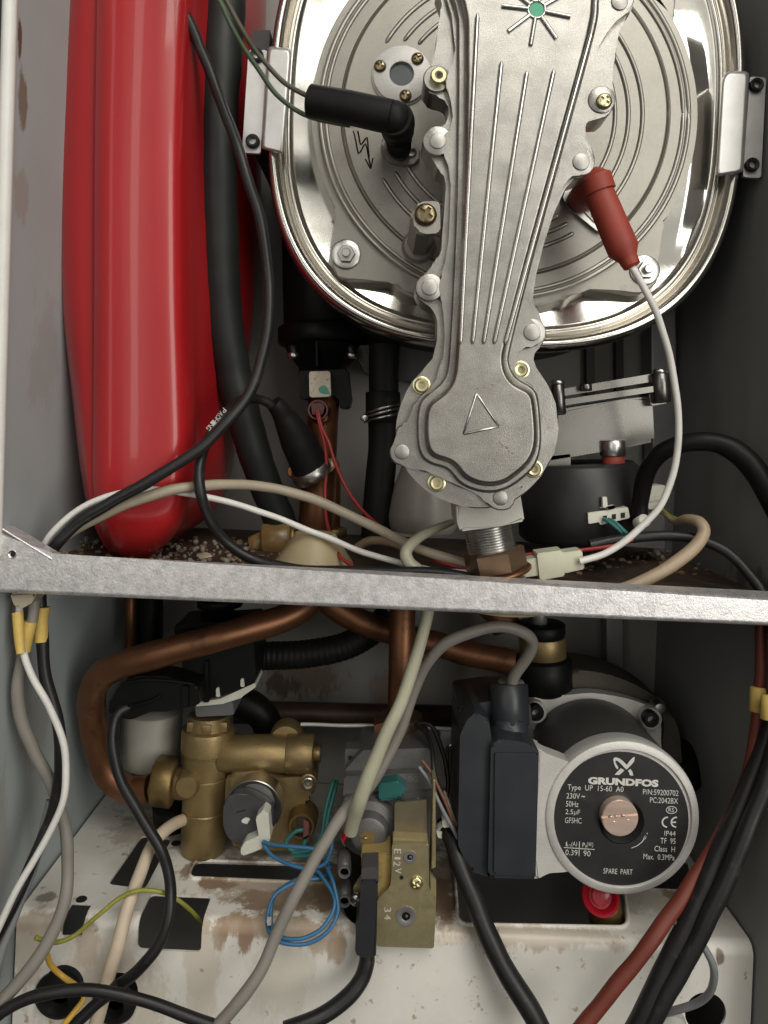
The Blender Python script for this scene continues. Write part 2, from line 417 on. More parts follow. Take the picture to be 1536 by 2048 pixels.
def text(name, s, cx, cy, wpx, hpx, Y, mat, parent, bold=0., rot=0., ex=.05):
    cu = bpy.data.curves.new('tmp', 'FONT'); cu.body = s; cu.size = 1; cu.extrude = 0; cu.offset = bold; cu.resolution_u = 3
    q = bpy.data.objects.new('tmp', cu); COL.objects.link(q)
    bpy.context.view_layer.update()
    me = bpy.data.meshes.new_from_object(q.evaluated_get(bpy.context.evaluated_depsgraph_get()))
    bpy.data.objects.remove(q); bpy.data.curves.remove(cu)
    bm = bmesh.new(); bm.from_mesh(me); bpy.data.meshes.remove(me)
    xs = [v.co.x for v in bm.verts]; ys = [v.co.y for v in bm.verts]
    sx, sy = L(wpx, Y) / (max(xs) - min(xs)), L(hpx, Y) / (max(ys) - min(ys))
    mx_, my_ = (max(xs) + min(xs)) / 2, (max(ys) + min(ys)) / 2
    o = U(cx, cy, Y); cr_, sr_ = math.cos(rot), math.sin(rot)
    for v in bm.verts:
        x, y = (v.co.x - mx_) * sx, (v.co.y - my_) * sy
        v.co = o + Vector((x * cr_ - y * sr_, 0, x * sr_ + y * cr_))
    r = bmesh.ops.extrude_face_region(bm, geom=list(bm.faces))
    bmesh.ops.translate(bm, verts=[e for e in r['geom'] if isinstance(e, bmesh.types.BMVert)], vec=(0, ex * .001, 0))
    return mk(name, bm, mat, parent, sharp=20)
def screw_meshes():
    out = {}
    def put(key, bm, sharp=30):
        bmesh.ops.recalc_face_normals(bm, faces=bm.faces)
        me = bpy.data.meshes.new(key); bm.to_mesh(me); bm.free()
        me.polygons.foreach_set('use_smooth', [True] * len(me.polygons)); me.set_sharp_from_angle(angle=math.radians(sharp))
        out[key] = me
    O = Vector((0, 0, 0))
    put('socket', lathe_bm(O, FRONT, [(0, -1.0), (.50, -1.0), (.52, .62), (.82, .66), (.97, .55), (1, .4), (1, -.3)], 24))
    put('hexsocket', lathe_bm(O, FRONT, [(0, -.6), (.50, -.6), (.50, .8), (.86, .8), (1, .66), (1, -.3)], 24), 25)
    put('rivet', lathe_bm(O, FRONT, [(0, .22), (.86, .22), (.97, .17), (1, .08), (1, -.3)], 28))
    for key, sp, hh in (('cross', .17, .55), ('bigcross', .2, .5)):
        bm = lathe_bm(O, FRONT, [(0, hh), (.45, hh * .97), (.75, hh * .82), (.93, hh * .55), (1, hh * .25), (1, -.3)], 32)
        bmesh.ops.recalc_face_normals(bm, faces=bm.faces)
        me = bpy.data.meshes.new(key); bm.to_mesh(me); bm.free()
        o = bpy.data.objects.new('tmp', me); COL.objects.link(o)
        cs = []
        for a in (math.radians(20), math.radians(110)):
            b2 = bmesh.new(); boxb(b2, -.66, .66, -2, -hh * .35, -sp, sp)
            bmesh.ops.rotate(b2, verts=b2.verts, cent=(0, 0, 0), matrix=Matrix.Rotation(a, 3, 'Y')); cs.append(b2)
        cut(o, cs); out[key] = o.data; bpy.data.objects.remove(o)
    # hex nut with stud
    bm = lathe_bm(O, FRONT, [(.0, 1.35), (.42, 1.35), (.5, 1.25), (.5, .2), (.5, 0)], 18, cap=False)
    b2 = lathe_bm(O, FRONT, [(.55, .75), (.92, .75), (1, .62), (1, 0)], 6, cap=False)
    b3 = lathe_bm(O, FRONT, [(.5, .72), (.6, .72)], 6, cap=False)
    for q in (b2, b3):
        me = bpy.data.meshes.new('t'); q.to_mesh(me); q.free(); bm.from_mesh(me); bpy.data.meshes.remove(me)
    put('nut', bm)
    return out
SCR = screw_meshes()
def screw(kind, px, py, r, Y, mat, parent, name='screw', ax=None, rot=0.):
    me = SCR[kind].copy(); me.materials.clear(); me.materials.append(mat)
    o = bpy.data.objects.new(name, me); COL.objects.link(o)
    k = L(r, Y); o.parent = parent
    o.location = U(px, py, Y) - origin_of(parent)
    o.scale = (k, k, k)
    o.rotation_euler = (0, rot, 0)
    if ax is not None: o.rotation_euler = FRONT.rotation_difference(Vector(ax).normalized()).to_euler()
    return o
# ================================================================ casing
XL, XR, YB, TZ, TF = -.2215, .251, .232, .1795, .041
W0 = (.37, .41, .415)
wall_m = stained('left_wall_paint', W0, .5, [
    (U(29, 75, 8), (.02, .003, .016), (.10, .045, .02), .9), (U(36, 195, 14), (.02, .007, .020), (.17, .13, .09), .85),
    (U(60, 700, 50), (.02, .03, .05), (.30, .29, .28), .4), (U(70, 1450, 60), (.02, .03, .03), (.30, .29, .27), .5), (U(30, 400, 15), (.02, .01, .02), (.30, .27, .23), .6), (U(20, 1660, 15), (.02, .02, .05), (.30, .27, .22), .5)])
rwall_m = stained('right_wall_shaded_paint', (.23, .235, .23), .5, [(U(1420, 1165, 60), (.06, .06, .012), (.10, .08, .06), .7), (U(1440, 1900, 45), (.02, .02, .03), (.22, .20, .17), .5)])  # wall grey darkened, the unlit side's shade is in the colour
back_m = stained('back_paint', (.31, .30, .285), .55, [
    (U(600, 1360, 215), (.045, .05, .03), (.19, .13, .085), .8), (U(560, 1385, 215), (.02, .05, .014), (.08, .06, .045), .8),
    (U(760, 1400, 215), (.02, .05, .03), (.22, .15, .10), .6), (U(840, 1020, 230), (.03, .03, .03), (.28, .24, .18), .5)])
casing = T('boiler_casing', (0, YB, .02), 'grey painted sheet metal boiler casing walls around all the parts', 'casing')
def wallbm(pts, nrm_t):
    bm = bmesh.new(); prism(bm, pts, [p + Vector(nrm_t) for p in pts]); return bm
top = 1.25
mk('side_panel', wallbm([Vector((XL, YB, .02)), Vector((XL, YB, top)), Vector((XL - .0062, 0, top)), Vector((XL - .0055, 0, CZ + .25)), Vector((XL, 0, CZ)), Vector((XL, -.012, .10)), Vector((XL, -.012, .02))], (-.0015, 0, 0)), wall_m, casing, sharp=20)
mk('side_panel', wallbm([Vector((XR, YB, .02)), Vector((XR, YB, top)), Vector((XR, 0, top)), Vector((XR, 0, .02))], (.0015, 0, 0)), rwall_m, casing, label='grey right side panel with its shade in the colour')
mk('back_panel', wallbm([Vector((XL - .01, YB, .02)), Vector((XR, YB, .02)), Vector((XR, YB, top)), Vector((XL - .01, YB, top))], (0, .0015, 0)), back_m, casing)
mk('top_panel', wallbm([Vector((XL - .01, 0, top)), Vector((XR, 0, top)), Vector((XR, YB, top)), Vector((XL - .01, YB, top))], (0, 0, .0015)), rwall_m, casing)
mk('added_bottom_panel', wallbm([Vector((XL - .01, -.012, .02)), Vector((XR, -.012, .02)), Vector((XR, YB, .02)), Vector((XL - .01, YB, .02))], (0, 0, -.0015)), DRUM, casing)  # added dark panel, keeps light out of the space under the tray
# folded bright front edge of the left panel
bm = bmesh.new()
a, b = Vector((XL - .0058, -.002, CZ + .27)), Vector((XL - .0003, -.002, CZ - .085))
sweep(bm, [a, a * .5 + b * .5, b], .0042, 10)
mk('folded_edge', bm, M('edge_paint', (.72, .71, .68), 0, .45, .06, 60), casing, sharp=60)
# rear stamped ribs of the back panel, seen behind the fan
for x0, x1 in ((1172, 1188), (1231, 1246)):
    plate('rib', [(x0, 600), (x1, 600), (x1 + 2, 790), (x0 + 2, 790)], 222, 8, DRUM, casing, bev=0)
plate('corner_post', [(1300, 560), (1352, 560), (1362, 1190), (1308, 1190)], 205, 20, SHEET, casing, bev=2)
plate('corner_post', [(1212, 1200), (1248, 1200), (1250, 1420), (1214, 1420)], 210, 15, SHEET, casing, bev=1.5)

# ---------------------------------------------------------------- shelf with foam beads
ZS = CZ - .0985
bm = bmesh.new()
sp = [(-.216, .060), (-.172, .060), (-.172, .014), (XR - .002, .014), (XR - .002, YB - .001), (-.2195, YB - .001)]
prism(bm, [Vector((x, y, ZS)) for x, y in sp], [Vector((x, y, ZS - .002)) for x, y in sp])
shelf = mk('rusty_shelf', bm, SHELFM, None, label='dark rusty metal shelf littered with debris behind the crossbar', cat='shelf')
# dried silt ridge and debris on it
bm = bmesh.new()
for i in range(290):
    px, py = random.choice(((random.uniform(95, 560), random.uniform(1072, 1130)), (random.uniform(1090, 1420), random.uniform(1085, 1150))))
    p = UZ(px, py, ZS)
    if p.y > YB - .01 or p.y < .02: continue
    r = random.uniform(.0006, .0022)
    q = bmesh.ops.create_icosphere(bm, subdivisions=1, radius=r, matrix=Matrix.Translation(p + Vector((0, 0, r * .35))) @ Matrix.Rotation(random.random() * 3, 4, 'X') @ Matrix.Diagonal((1.6, 1, .55, 1)))
mk('rust_crumbs', bm, M('crumbs', (.17, .11, .065), 0, .7, .5, 300), None, kind='stuff', label='brown rust crumbs scattered on the dark shelf', cat='debris')
bm = bmesh.new()
for i in range(112):
    if i < 80: px, py = random.gauss(400, 80), random.uniform(1088, 1128)
    elif i < 94: px, py = random.uniform(105, 200), random.uniform(1085, 1115)
    else: px, py = random.gauss(1300, 35), random.uniform(1098, 1130)
    p = UZ(px, py, ZS)
    if p.y > YB - .008 or p.y < .02: continue
    r = random.choice((.0007, .0010, .0013, .0017, .0021, .0026))
    q = bmesh.ops.create_icosphere(bm, subdivisions=2, radius=r, matrix=Matrix.Translation(p + Vector((0, 0, r * .7))) @ Matrix.Rotation(random.random() * 3, 4, 'Y') @ Matrix.Diagonal((random.uniform(.8, 1.2), 1, random.uniform(.7, 1), 1)))
mk('foam_beads', bm, FOAM, None, sharp=80, kind='stuff', label='small grey foam beads spilled over the dark shelf', cat='foam beads')
bm = bmesh.new(); p = UZ(408, 1118, ZS)
bmesh.ops.create_icosphere(bm, subdivisions=2, radius=.004, matrix=Matrix.Translation(p + Vector((0, 0, .0022))) @ Matrix.Diagonal((1.4, .8, .6, 1)))
for v in bm.verts: v.co += Vector((random.uniform(-1, 1), random.uniform(-1, 1), random.uniform(-1, 1))) * .0007
mk('wood_chip', bm, CREAM, None, label='small tan chip lying among the foam beads', cat='chip')

# ---------------------------------------------------------------- crossbar
bar = T('crossbar', U(60, 1185, 0), 'speckled galvanised steel crossbar spanning the casing with triangular left corner', 'crossbar')
bo = plate('bar_face', [(-20, 1058), (4, 1058), (104, 1117), (1628, 1196.5), (1628, 1257), (-20, 1186)], -2, 14, ZINC, bar, bev=3.0, seg=5)
lathe('hole_dark', (27, 1108, -2), [(0, .1), (6, .1), (6.2, -.5)], DARKHOLE, bar)
tube('folded_corner', [(6, 1058, -2.2), (55, 1087, -2.2), (103, 1117, -2.2)], 2.2, ZINC, bar)
lathe('threaded_hole', (27, 1108, -1), [(5.6, -1), (5.8, 1.2), (8, 1.6), (9.3, .6), (9.6, -3)], STEEL, bar)

# ---------------------------------------------------------------- tray
def rustp(px, py): return UZ(px, py, TZ)
RUST, SOIL, TANS = (.15, .065, .028), (.20, .14, .09), (.40, .32, .23)
tray_m = stained('tray_enamel', (.74, .715, .66), .36, [
    (rustp(560, 1800), (.040, .015, .012), (.15, .085, .045), .9), (rustp(660, 1775), (.022, .03, .01), (.14, .08, .045), .9),
    (U(480, 1845, 41), (.026, .012, .012), (.42, .32, .23), .75), (U(450, 1800, 45), (.022, .007, .008), (.20, .10, .05), .8), (U(490, 1872, 41), (.006, .012, .016), (.30, .17, .11), .85),
    (U(440, 1868, 41), (.006, .012, .012), (.30, .18, .12), .8), (U(672, 1890, 41), (.008, .012, .012), (.36, .26, .17), .75),
    (U(100, 1850, 41), (.035, .02, .008), (.32, .23, .16), .75), (U(170, 1890, 41), (.012, .012, .02), (.44, .35, .27), .7), (U(60, 1900, 41), (.012, .012, .03), (.52, .45, .37), .7),
    (rustp(430, 1768), (.018, .007, .01), (.16, .06, .03), .9), (rustp(380, 1740), (.008, .012, .01), (.2, .13, .08), .8), (rustp(640, 1735), (.03, .012, .01), (.20, .13, .085), .85),
    (rustp(760, 1720), (.05, .035, .01), (.17, .105, .065), .85), (rustp(880, 1800), (.012, .03, .01), (.19, .10, .06), .8), (rustp(300, 1665), (.04, .03, .01), (.40, .34, .27), .7),
    (rustp(320, 1600), (.035, .03, .01), (.42, .38, .33), .6), (rustp(1300, 1800), (.06, .02, .01), (.40, .33, .25), .6), (rustp(1345, 1790), (.01, .008, .01), (.2, .11, .06), .7),
    (rustp(1100, 1868), (.08, .008, .01), (.44, .38, .31), .6), (U(1440, 1915, 41), (.003, .005, .006), (.15, .08, .05), .8), (rustp(90, 1795), (.008, .006, .01), (.2, .16, .12), .8),
    (rustp(600, 1770), (.09, .035, .01), (.30, .22, .15), .7), (U(560, 1850, 41), (.06, .012, .012), (.36, .26, .175), .75), (U(640, 1870, 41), (.02, .012, .014), (.40, .30, .21), .7), (rustp(500, 1650), (.10, .05, .01), (.33, .26, .19), .6), (rustp(850, 1760), (.03, .06, .01), (.26, .17, .10), .75), (rustp(1000, 1870), (.10, .012, .01), (.48, .40, .31), .5), (U(400, 1960, 41), (.015, .02, .06), (.52, .44, .34), .5), (rustp(350, 1560), (.03, .03, .01), (.3, .24, .18), .7), (U(560, 1960, 41), (.03, .02, .03), (.60, .54, .45), .5), (U(200, 2000, 41), (.05, .02, .05), (.54, .46, .37), .55)],
    fleck=(.34, .26, .18), var=.10)
tray = T('chassis_tray', (0, TF, .06), 'white enamelled chassis tray with rust stains and cut-outs', 'tray')
bm = bmesh.new()
pr = [(YB - .002, TZ)] + [(TF + .008 - .008 * math.sin(a), TZ - .008 + .008 * math.cos(a)) for a in [math.pi / 2 * k / 8 for k in range(9)]] + [(TF, .05)]
th = .0016
def inner(i):
    y, z = pr[i]
    if i == 0: return (y, z - th)
    if i == len(pr) - 1: return (y + th, z)
    a = math.pi / 2 * (i - 1) / 8
    return (TF + .008 - (.008 - th) * math.sin(a), TZ - .008 + (.008 - th) * math.cos(a))
prof = pr + [inner(i) for i in range(len(pr) - 1, -1, -1)]
xl, xr = XL + .0022, XR - .0012
prism(bm, [Vector((xl, y, z)) for y, z in prof], [Vector((xr, y, z)) for y, z in prof])
to = mk('tray_sheet', bm, tray_m, tray)
def zcut(pts, r=6, up=.012, dn=.012):
    q = [UZ(x, y, TZ) for x, y in fil(pts, r)]
    b = bmesh.new(); prism(b, [v + Vector((0, 0, up)) for v in q], [v - Vector((0, 0, dn)) for v in q]); return b
def bcut(x0, x1, yback, zbpx):
    A, B = UZ(x0, yback, TZ), UZ(x1, yback, TZ); zb = U((x0 + x1) / 2, zbpx, TF * 1000).z
    b = bmesh.new(); boxb(b, A.x, B.x, TF - .02, A.y, zb, TZ + .01)
    r_ = bmesh.ops.bevel(b, geom=[e for e in b.edges if abs((e.verts[0].co - e.verts[1].co).normalized().y) > .9 or (abs((e.verts[0].co - e.verts[1].co).normalized().z) > .9 and e.verts[0].co.y > TF)], offset=.003, segments=3, profile=.5, affect='EDGES')
    return b
H1 = [(284, 1670), (344, 1676), (290, 1778), (216, 1768)]
SLOT = [(388, 1722), (655, 1730), (655, 1768), (375, 1757)]
H4 = [(905, 1700), (1238, 1712), (1258, 1856), (916, 1850)]
cl = [zcut(H1, 10), zcut(SLOT, 16), zcut(H4, 22), zcut([(1290, 1715), (1375, 1722), (1385, 1780), (1300, 1776)], 8),
      bcut(302, 425, 1787, 1903), pcut(fil([(118, 1836), (160, 1836), (152, 1893), (110, 1893)], 4), 32, 22), zcut(circ(735, 1790, 62, 24), 0)]
for cx, cy, r in ((118, 1988, 40), (230, 2002, 38), (1422, 2046, 42)):
    q = [U(x, y, TF * 1000 - 8) for x, y in circ(cx, cy, r)]
    b = bmesh.new(); prism(b, q, [v + Vector((0, .02, 0)) for v in q]); cl.append(b)
cut(to, cl)
to.modifiers.new('wn', 'WEIGHTED_NORMAL').keep_sharp = True
for nm, pts, r in (('hole_rim', H4, 22), ('hole_rim', SLOT, 16)):
    path = [UZ(x, y, TZ) + Vector((0, 0, .0004)) for x, y in fil(pts, r, 6)]; path.append(path[0].copy()); path.append(path[1].copy())
    bm = bmesh.new(); sweep(bm, path, .0013, 10, cap=False); mk(nm, bm, tray_m, tray, sharp=60)
for px, py in ((163, 1799), (352, 1687)):
    q = UZ(px, py, TZ) + Vector((0, 0, .0003)); mk('small_hole', lathe_bm(q, UP, [(.0036, -.0002), (.0034, .0002)], 20), DARKHOLE, tray)
for cx, cy, r in ((118, 1988, 47), (230, 2002, 44)):
    o = T('rubber_grommet', U(cx, cy, 41), 'black rubber grommet ' + ('with a yellow wire, left one on the tray front' if cx < 150 else 'in the tray front with the black cable going in, right of another'), 'grommet', 'grommets in the tray front')
    lathe('grommet_ring', (cx, cy, 41), [(r * .35, -6), (r * .42, 3), (r * .55, 6), (r * .8, 5), (r, 2), (r, -1), (r * .8, -2)], BLACKR, o)
    lathe('membrane', (cx, cy, 41), [(0, 0), (r * .4, 0)], BLACKR, o)
lathe('cable_grommet', (1336, 2046, 41), [(12, 6), (20, 9), (30, 7), (34, 2), (34, -1)], M('grey_grommet', (.42, .42, .40), 0, .5), None, label='pale grey grommet where the grey wire enters the tray front', cat='grommet')

# ================================================================ heat exchanger
YD = 72.
hx = T('heat_exchanger', U(1010, 700, 82), 'round-cornered polished steel heat exchanger drum with rolled rim', 'heat exchanger')
HC = U(1010, 214, 77); HS = L(1, 77)
def serow(inset, Y, n=240, ex=2.75):
    out = []
    for k in range(n):
        t = 2 * math.pi * k / n; ct, st = math.cos(t), math.sin(t)
        e = ex - .75 * min(1, max(0, inset) / 90)
        a, b = 474 - inset, 488 - inset
        x = a * math.copysign(abs(ct) ** (2 / ex), ct); z = b * math.copysign(abs(st) ** (2 / ex), st)
        out.append(Vector((HC.x + x * HS, (Y - 58) * .001, HC.z + z * HS)))
    return out
def loft(rows, name, mat, parent, fillc=False, sharp=60):
    bm = bmesh.new(); R = [[bm.verts.new(v) for v in r] for r in rows]; n = len(R[0])
    for A, B in zip(R, R[1:]):
        for k in range(n): bm.faces.new((A[k], A[(k + 1) % n], B[(k + 1) % n], B[k]))
    if fillc: bm.faces.new(R[-1])
    return mk(name, bm, mat, parent, sharp=sharp)
pf = [(2, 150), (0, 145), (0, 138), (2, 132.5), (6, 128.8), (11, 127.2), (17, 127.2), (22, 129), (26, 132.6), (29, 136.8), (31, 138.6), (34, 139), (36.5, 137.6), (39, 135.6), (42, 135.2), (45, 136), (48, 137.2), (52, 137.9)]
rows = [serow(i, y) for i, y in pf]
tail = []
for k in range(1, 31): tail.append((52 + 4 * k, 137.9 + 1.15 * k / 3 - .05 * k * k / 9))
rows += [serow(i, y) for i, y in tail]
# surface tilt shaped in to give a dark oval reflection on the right
for ri in range(len(pf), len(rows)):
    for v in rows[ri]:
        px = 1010 + (v.x - HC.x) / HS; pz = (v.z - HC.z) / HS
        cxd = 1408 - ((pz + 40) / 240) ** 2 * 30
        t = max(0, min(1, (cxd + 20 - px) / 40)); q = abs(pz + 40) / 250
        if px > 1200 and q < 1: v.y -= .0052 * t * min(1, (1 - q) / .3) * min(1, (px - 1200) / 140)
loft(rows[:len(pf)], 'rolled_rim', RIM, hx); loft(rows[len(pf) - 1:], 'front_plate', CHROME, hx, True)
loft([serow(26, 138), serow(26, 150), serow(14, 158), serow(14, 275)], 'drum', DRUM, hx)
# burner door --------------------------------------------------------
door = T('burner_door', U(1009, 610, 72), 'cast aluminium burner door with concentric ridges bolted over the drum', 'burner door')
DX, DY = 1009, 227
def cpt(r, deg): return (DX + r * math.cos(math.radians(deg)), DY + r * math.sin(math.radians(deg)))
R0 = 386
outl = [cpt(R0, a) for a in range(-50, 31, 5)] + [cpt(R0, 34)] + [(1320, 462), (1318, 549), (1308, 572), (1288, 584), (1266, 588), (1180, 573), (1140, 594)] + \
       [cpt(R0, a) for a in range(72, 116, 5)] + [(826, 590), (793, 571), (777, 559), (695, 560), (676, 552), (665, 534), (663, 506), (670, 452), (673, 424)] + [cpt(R0, a) for a in range(151, 296, 5)] + [(1180, -170), (1300, -170), (1349, -150), (1348, 40)]
plate('door_flange', smo(outl, 2), YD, 12, ALUD, door, bev=1.6)
lathe('door_disc', (DX, DY, YD), [(372, -1), (371.5, 1.6), (369, 2.2), (330, 2.6), (326.5, 2.0), (323.5, 2.0), (320, 2.9), (0, 3.2)], ALUD, door, seg=180, sharp=6)
def arc(r, a0, a1, wd=5.0, Y=YD - 2.4, n=40, m=RIDGED, nm='ridge'):
    P = [U(*cpt(r, a0 + (a1 - a0) * k / n), Y) for k in range(n + 1)]
    bm = bmesh.new(); sweep(bm, P, [L(wd, Y) * (.55 if k in (0, n) else 1) for k in range(n + 1)], 10); mk(nm, bm, m, door, sharp=60)
arc(368, 0, 359.9, 5.0, YD - 2.0, 160); arc(357, 0, 359.9, 4.5, YD - 2.4, 160)
arc(327, 0, 359.9, 3.2, YD - 1.7, 160, GROOVE, 'groove')
for r, a, b in ((276, 152, 80), (248, 152, 110), (221, 152, 118)): arc(r, a, b, 4.6, YD - 3)
for r, a, b in ((276, 211, 262), (248, 216, 262), (221, 219, 262)): arc(r, a, b, 4.6, YD - 3)
for r, a, b in ((276, -45, 40), (248, -38, 44), (221, -30, 46)): arc(r, a, b, 4.6, YD - 3)
for r, a, b in ((276, 60, 88), (253, 60, 88), (231, 62, 88)): arc(r, a, b, 4.6, YD - 3)
# door nuts
for x, y in ((692, 509), (1289, 541)):
    lathe('washer', (x, y, YD), [(30, -.5), (30, 1.0), (27, 1.6), (12, 1.6)], STEEL, door)
    screw('nut', x + 1, y + 1, 18, YD - 1.6, STEEL, door, 'nut')
# engraved lightning arrow
LA = [[(706, 262), (717, 307), (731, 288), (742, 334)], [(716, 262), (722, 290), (735, 275), (739, 316)], [(732, 318), (742, 337), (747, 316)]]
for q in LA:
    tube('lightning_mark', [(x, y, YD - 3.1) for x, y in [p for a_, b_ in zip(q, q[1:]) for p in (a_, ((a_[0] + b_[0]) / 2, (a_[1] + b_[1]) / 2))] + [q[-1]]], 1.6, DKSTEEL, door, n=2, seg=6)
# sight glass ---------------------------------------------------------
sg = T('sight_glass', U(803, 210, YD - 3), 'round pale sight glass ring with three brass screws on the burner door', 'sight glass')
lathe('glass_ring', (803, 152, YD - 3), [(24, -1), (24, 3.2), (25, 3.6), (55, 3.6), (57, 3.2), (57.5, 1.2), (60, 1.0), (61, 0), (61, -1)], PUMPA, sg, seg=64)
lathe('glass', (803, 152, YD - 3), [(0, 1.2), (24.3, 1.2), (24.3, -1)], GLASS, sg)
for i, (x, y) in enumerate(((760, 133), (835, 118), (811, 192))): screw('cross', x, y, 12.5, YD - 6.4, GOLDD, sg, rot=i * .7)
# clamps --------------------------------------------------------------
for (fl, ch, s1, s2, lab) in (
    ([(497, 100), (534, 100), (521, 307), (484, 305)], [(535, 92), (580, 96), (584, 108), (568, 312), (554, 305), (522, 299)], (514, 113), (506, 284), 'silver clamp bracket with black screws holding the left drum rim'),
    ([(1500, 153), (1532, 155), (1522, 356), (1486, 354)], [(1457, 141), (1499, 143), (1487, 345), (1430, 354), (1432, 335), (1443, 156)], (1511, 172), (1502, 331), 'silver clamp bracket with black screws holding the right drum rim')):
    cb = T('rim_clamp', U(*fl[3], 74), lab, 'clamp', 'rim clamps')
    plate('mounting_flange', fil(fl, 4), 72, 3, ZINCP, cb, bev=.6)
    softplate('clip', fil(ch, 7), 62, 9, ZINCP, cb, 8, 4)
    for q in (s1, s2): screw('socket', q[0], q[1], 14, 72, DKSTEEL, cb)
plate('clamp_post', [(505, 60), (540, 60), (530, 290), (500, 290)], 80, 100, DRUM, hx, bev=0)

# ================================================================ gas arm
arm = T('burner_manifold', U(955, 1020, -6), 'long ribbed cast aluminium gas air arm with sunburst and triangle marks', 'manifold')
YA = -8.
base = [(905, -60), (885, 0), (884, 20), (874, 65), (871, 114), (862, 132), (847, 156), (858, 186), (880, 193), (893, 200), (897, 215), (897, 241), (887, 254), (860, 264), (845, 282), (852, 303), (868, 317), (874, 339), (891, 350), (890, 400), (884, 475), (881, 514), (866, 523), (860, 542), (843, 551), (830, 574), (836, 596), (852, 611), (869, 620), (875, 644), (868, 719), (838, 745), (812, 784), (797, 825), (792, 856), (793, 890), (800, 915), (817, 945), (842, 972), (873, 994), (926, 1013), (975, 1017), (1030, 1001), (1064, 972), (1097, 931), (1114, 882), (1117, 832), (1103, 785), (1082, 749), (1066, 726), (1065, 711), (1078, 697), (1093, 674), (1089, 650), (1078, 633), (1075, 614), (1062, 604), (1087, 490), (1127, 377), (1150, 360), (1176, 348), (1190, 325), (1187, 303), (1176, 286), (1168, 265), (1170, 245), (1185, 237), (1209, 236), (1227, 216), (1229, 188), (1222, 157), (1232, 119), (1236, 60), (1256, 33), (1266, 10), (1268, -10), (1250, -60)]
plate('base_flange', smo(base, 2), YA + 4, 20, ALU, arm, bev=.9)
cov = [(912, -60), (898, 0), (910, 60), (908, 130), (893, 146), (890, 176), (905, 200), (903, 262), (886, 270), (884, 300), (900, 330), (900, 420), (893, 530), (880, 552), (878, 596), (890, 625), (886, 715), (872, 760), (850, 790), (826, 808), (817, 845), (800, 851), (791, 864), (794, 877), (780, 897), (781, 916), (794, 929), (823, 934), (848, 944), (876, 951), (914, 973), (962, 989), (976, 1010), (996, 1021), (1020, 1018), (1031, 999), (1034, 981), (1045, 975), (1047, 960), (1060, 940), (1078, 905), (1083, 860), (1077, 800), (1064, 770), (1040, 754), (1028, 730), (1034, 700), (1052, 697), (1076, 690), (1084, 672), (1080, 652), (1062, 643), (1057, 618), (1080, 505), (1122, 372), (1146, 355), (1170, 346), (1183, 326), (1178, 302), (1160, 284), (1158, 250), (1186, 130), (1212, 62), (1250, 28), (1260, 8), (1260, -60)]
plate('cover_flange', smo(cov, 2), YA, 5, ALU, arm, bev=1.0)
body = [(930, -60), (929, 40), (929, 200), (925, 400), (919, 560), (911, 690), (907, 740), (899, 768), (880, 789), (858, 806), (849, 832), (849, 878), (856, 905), (872, 918), (896, 925), (911, 936), (926, 955), (950, 968), (980, 973), (1010, 967), (1040, 946), (1064, 920), (1076, 880), (1071, 806), (1061, 782), (1036, 769), (1021, 755), (1012, 733), (1014, 695), (1058, 520), (1118, 300), (1182, 64), (1190, 0), (1190, -60)]
softplate('raised_cover', smo(body, 4), YA - 12, 13, ALU, arm, 11, 7)
# step around the raised cover
step = [(915, -60), (914, 40), (914, 200), (911, 400), (905, 560), (898, 690), (893, 740), (884, 762), (864, 780), (842, 800), (834, 830), (834, 884), (843, 914), (862, 929), (890, 937), (903, 948), (919, 967), (948, 981), (982, 986), (1014, 978), (1046, 957), (1072, 928), (1083, 882), (1078, 802), (1067, 776), (1040, 760), (1028, 748), (1020, 728), (1022, 697), (1066, 522), (1126, 302), (1190, 66), (1198, 0), (1198, -60)]
softplate('cover_step', smo(step, 4), YA - 4.5, 6, ALU, arm, 6, 3)
YR = YA - 12
def rib(p, q, r=5.0, nm='rib'):
    P = [U(p[0] + (q[0] - p[0]) * t, p[1] + (q[1] - p[1]) * t, YR - .25) for t in (0, .012, .5, .988, 1)]
    bm = bmesh.new(); sweep(bm, P, [L(r * k, YR) for k in (.5, 1, 1, 1, .5)], 12); mk(nm, bm, RIDGE, arm, sharp=60)
for p, q in (((955, 28), (921, 688)), ((1003, 124), (945, 688)), ((1054, 143), (967, 688)), ((1108, 140), (988, 688)), ((1183, 66), (1010, 688))): rib(p, q)
for ex_, ey in ((1003, 12), (1141, 34), (1113, 78), (1061, 91), (1016, 63), (1010, -30), (1045, -55), (1095, -55), (1135, -15)):
    d = Vector((ex_ - 1073, ey - 20)); s0 = Vector((1073, 20)) + d.normalized() * 16
    rib((s0.x, s0.y), (ex_, ey), 4.6, 'sunburst_ray')
lathe('green_dot', (1073, 20, YR), [(0, .5), (14, .5), (14.5, -.2)], GREEN, arm)
lathe('sunburst_hub', (1073, 20, YR), [(14, .3), (16, 1.1), (18, 1.1), (20, -.3)], RIDGE, arm)
tri = [(953, 787), (998, 853), (927, 868)]
for a, b in zip(tri, tri[1:] + tri[:1]): rib(a, b, 2.4, 'triangle_ridge')
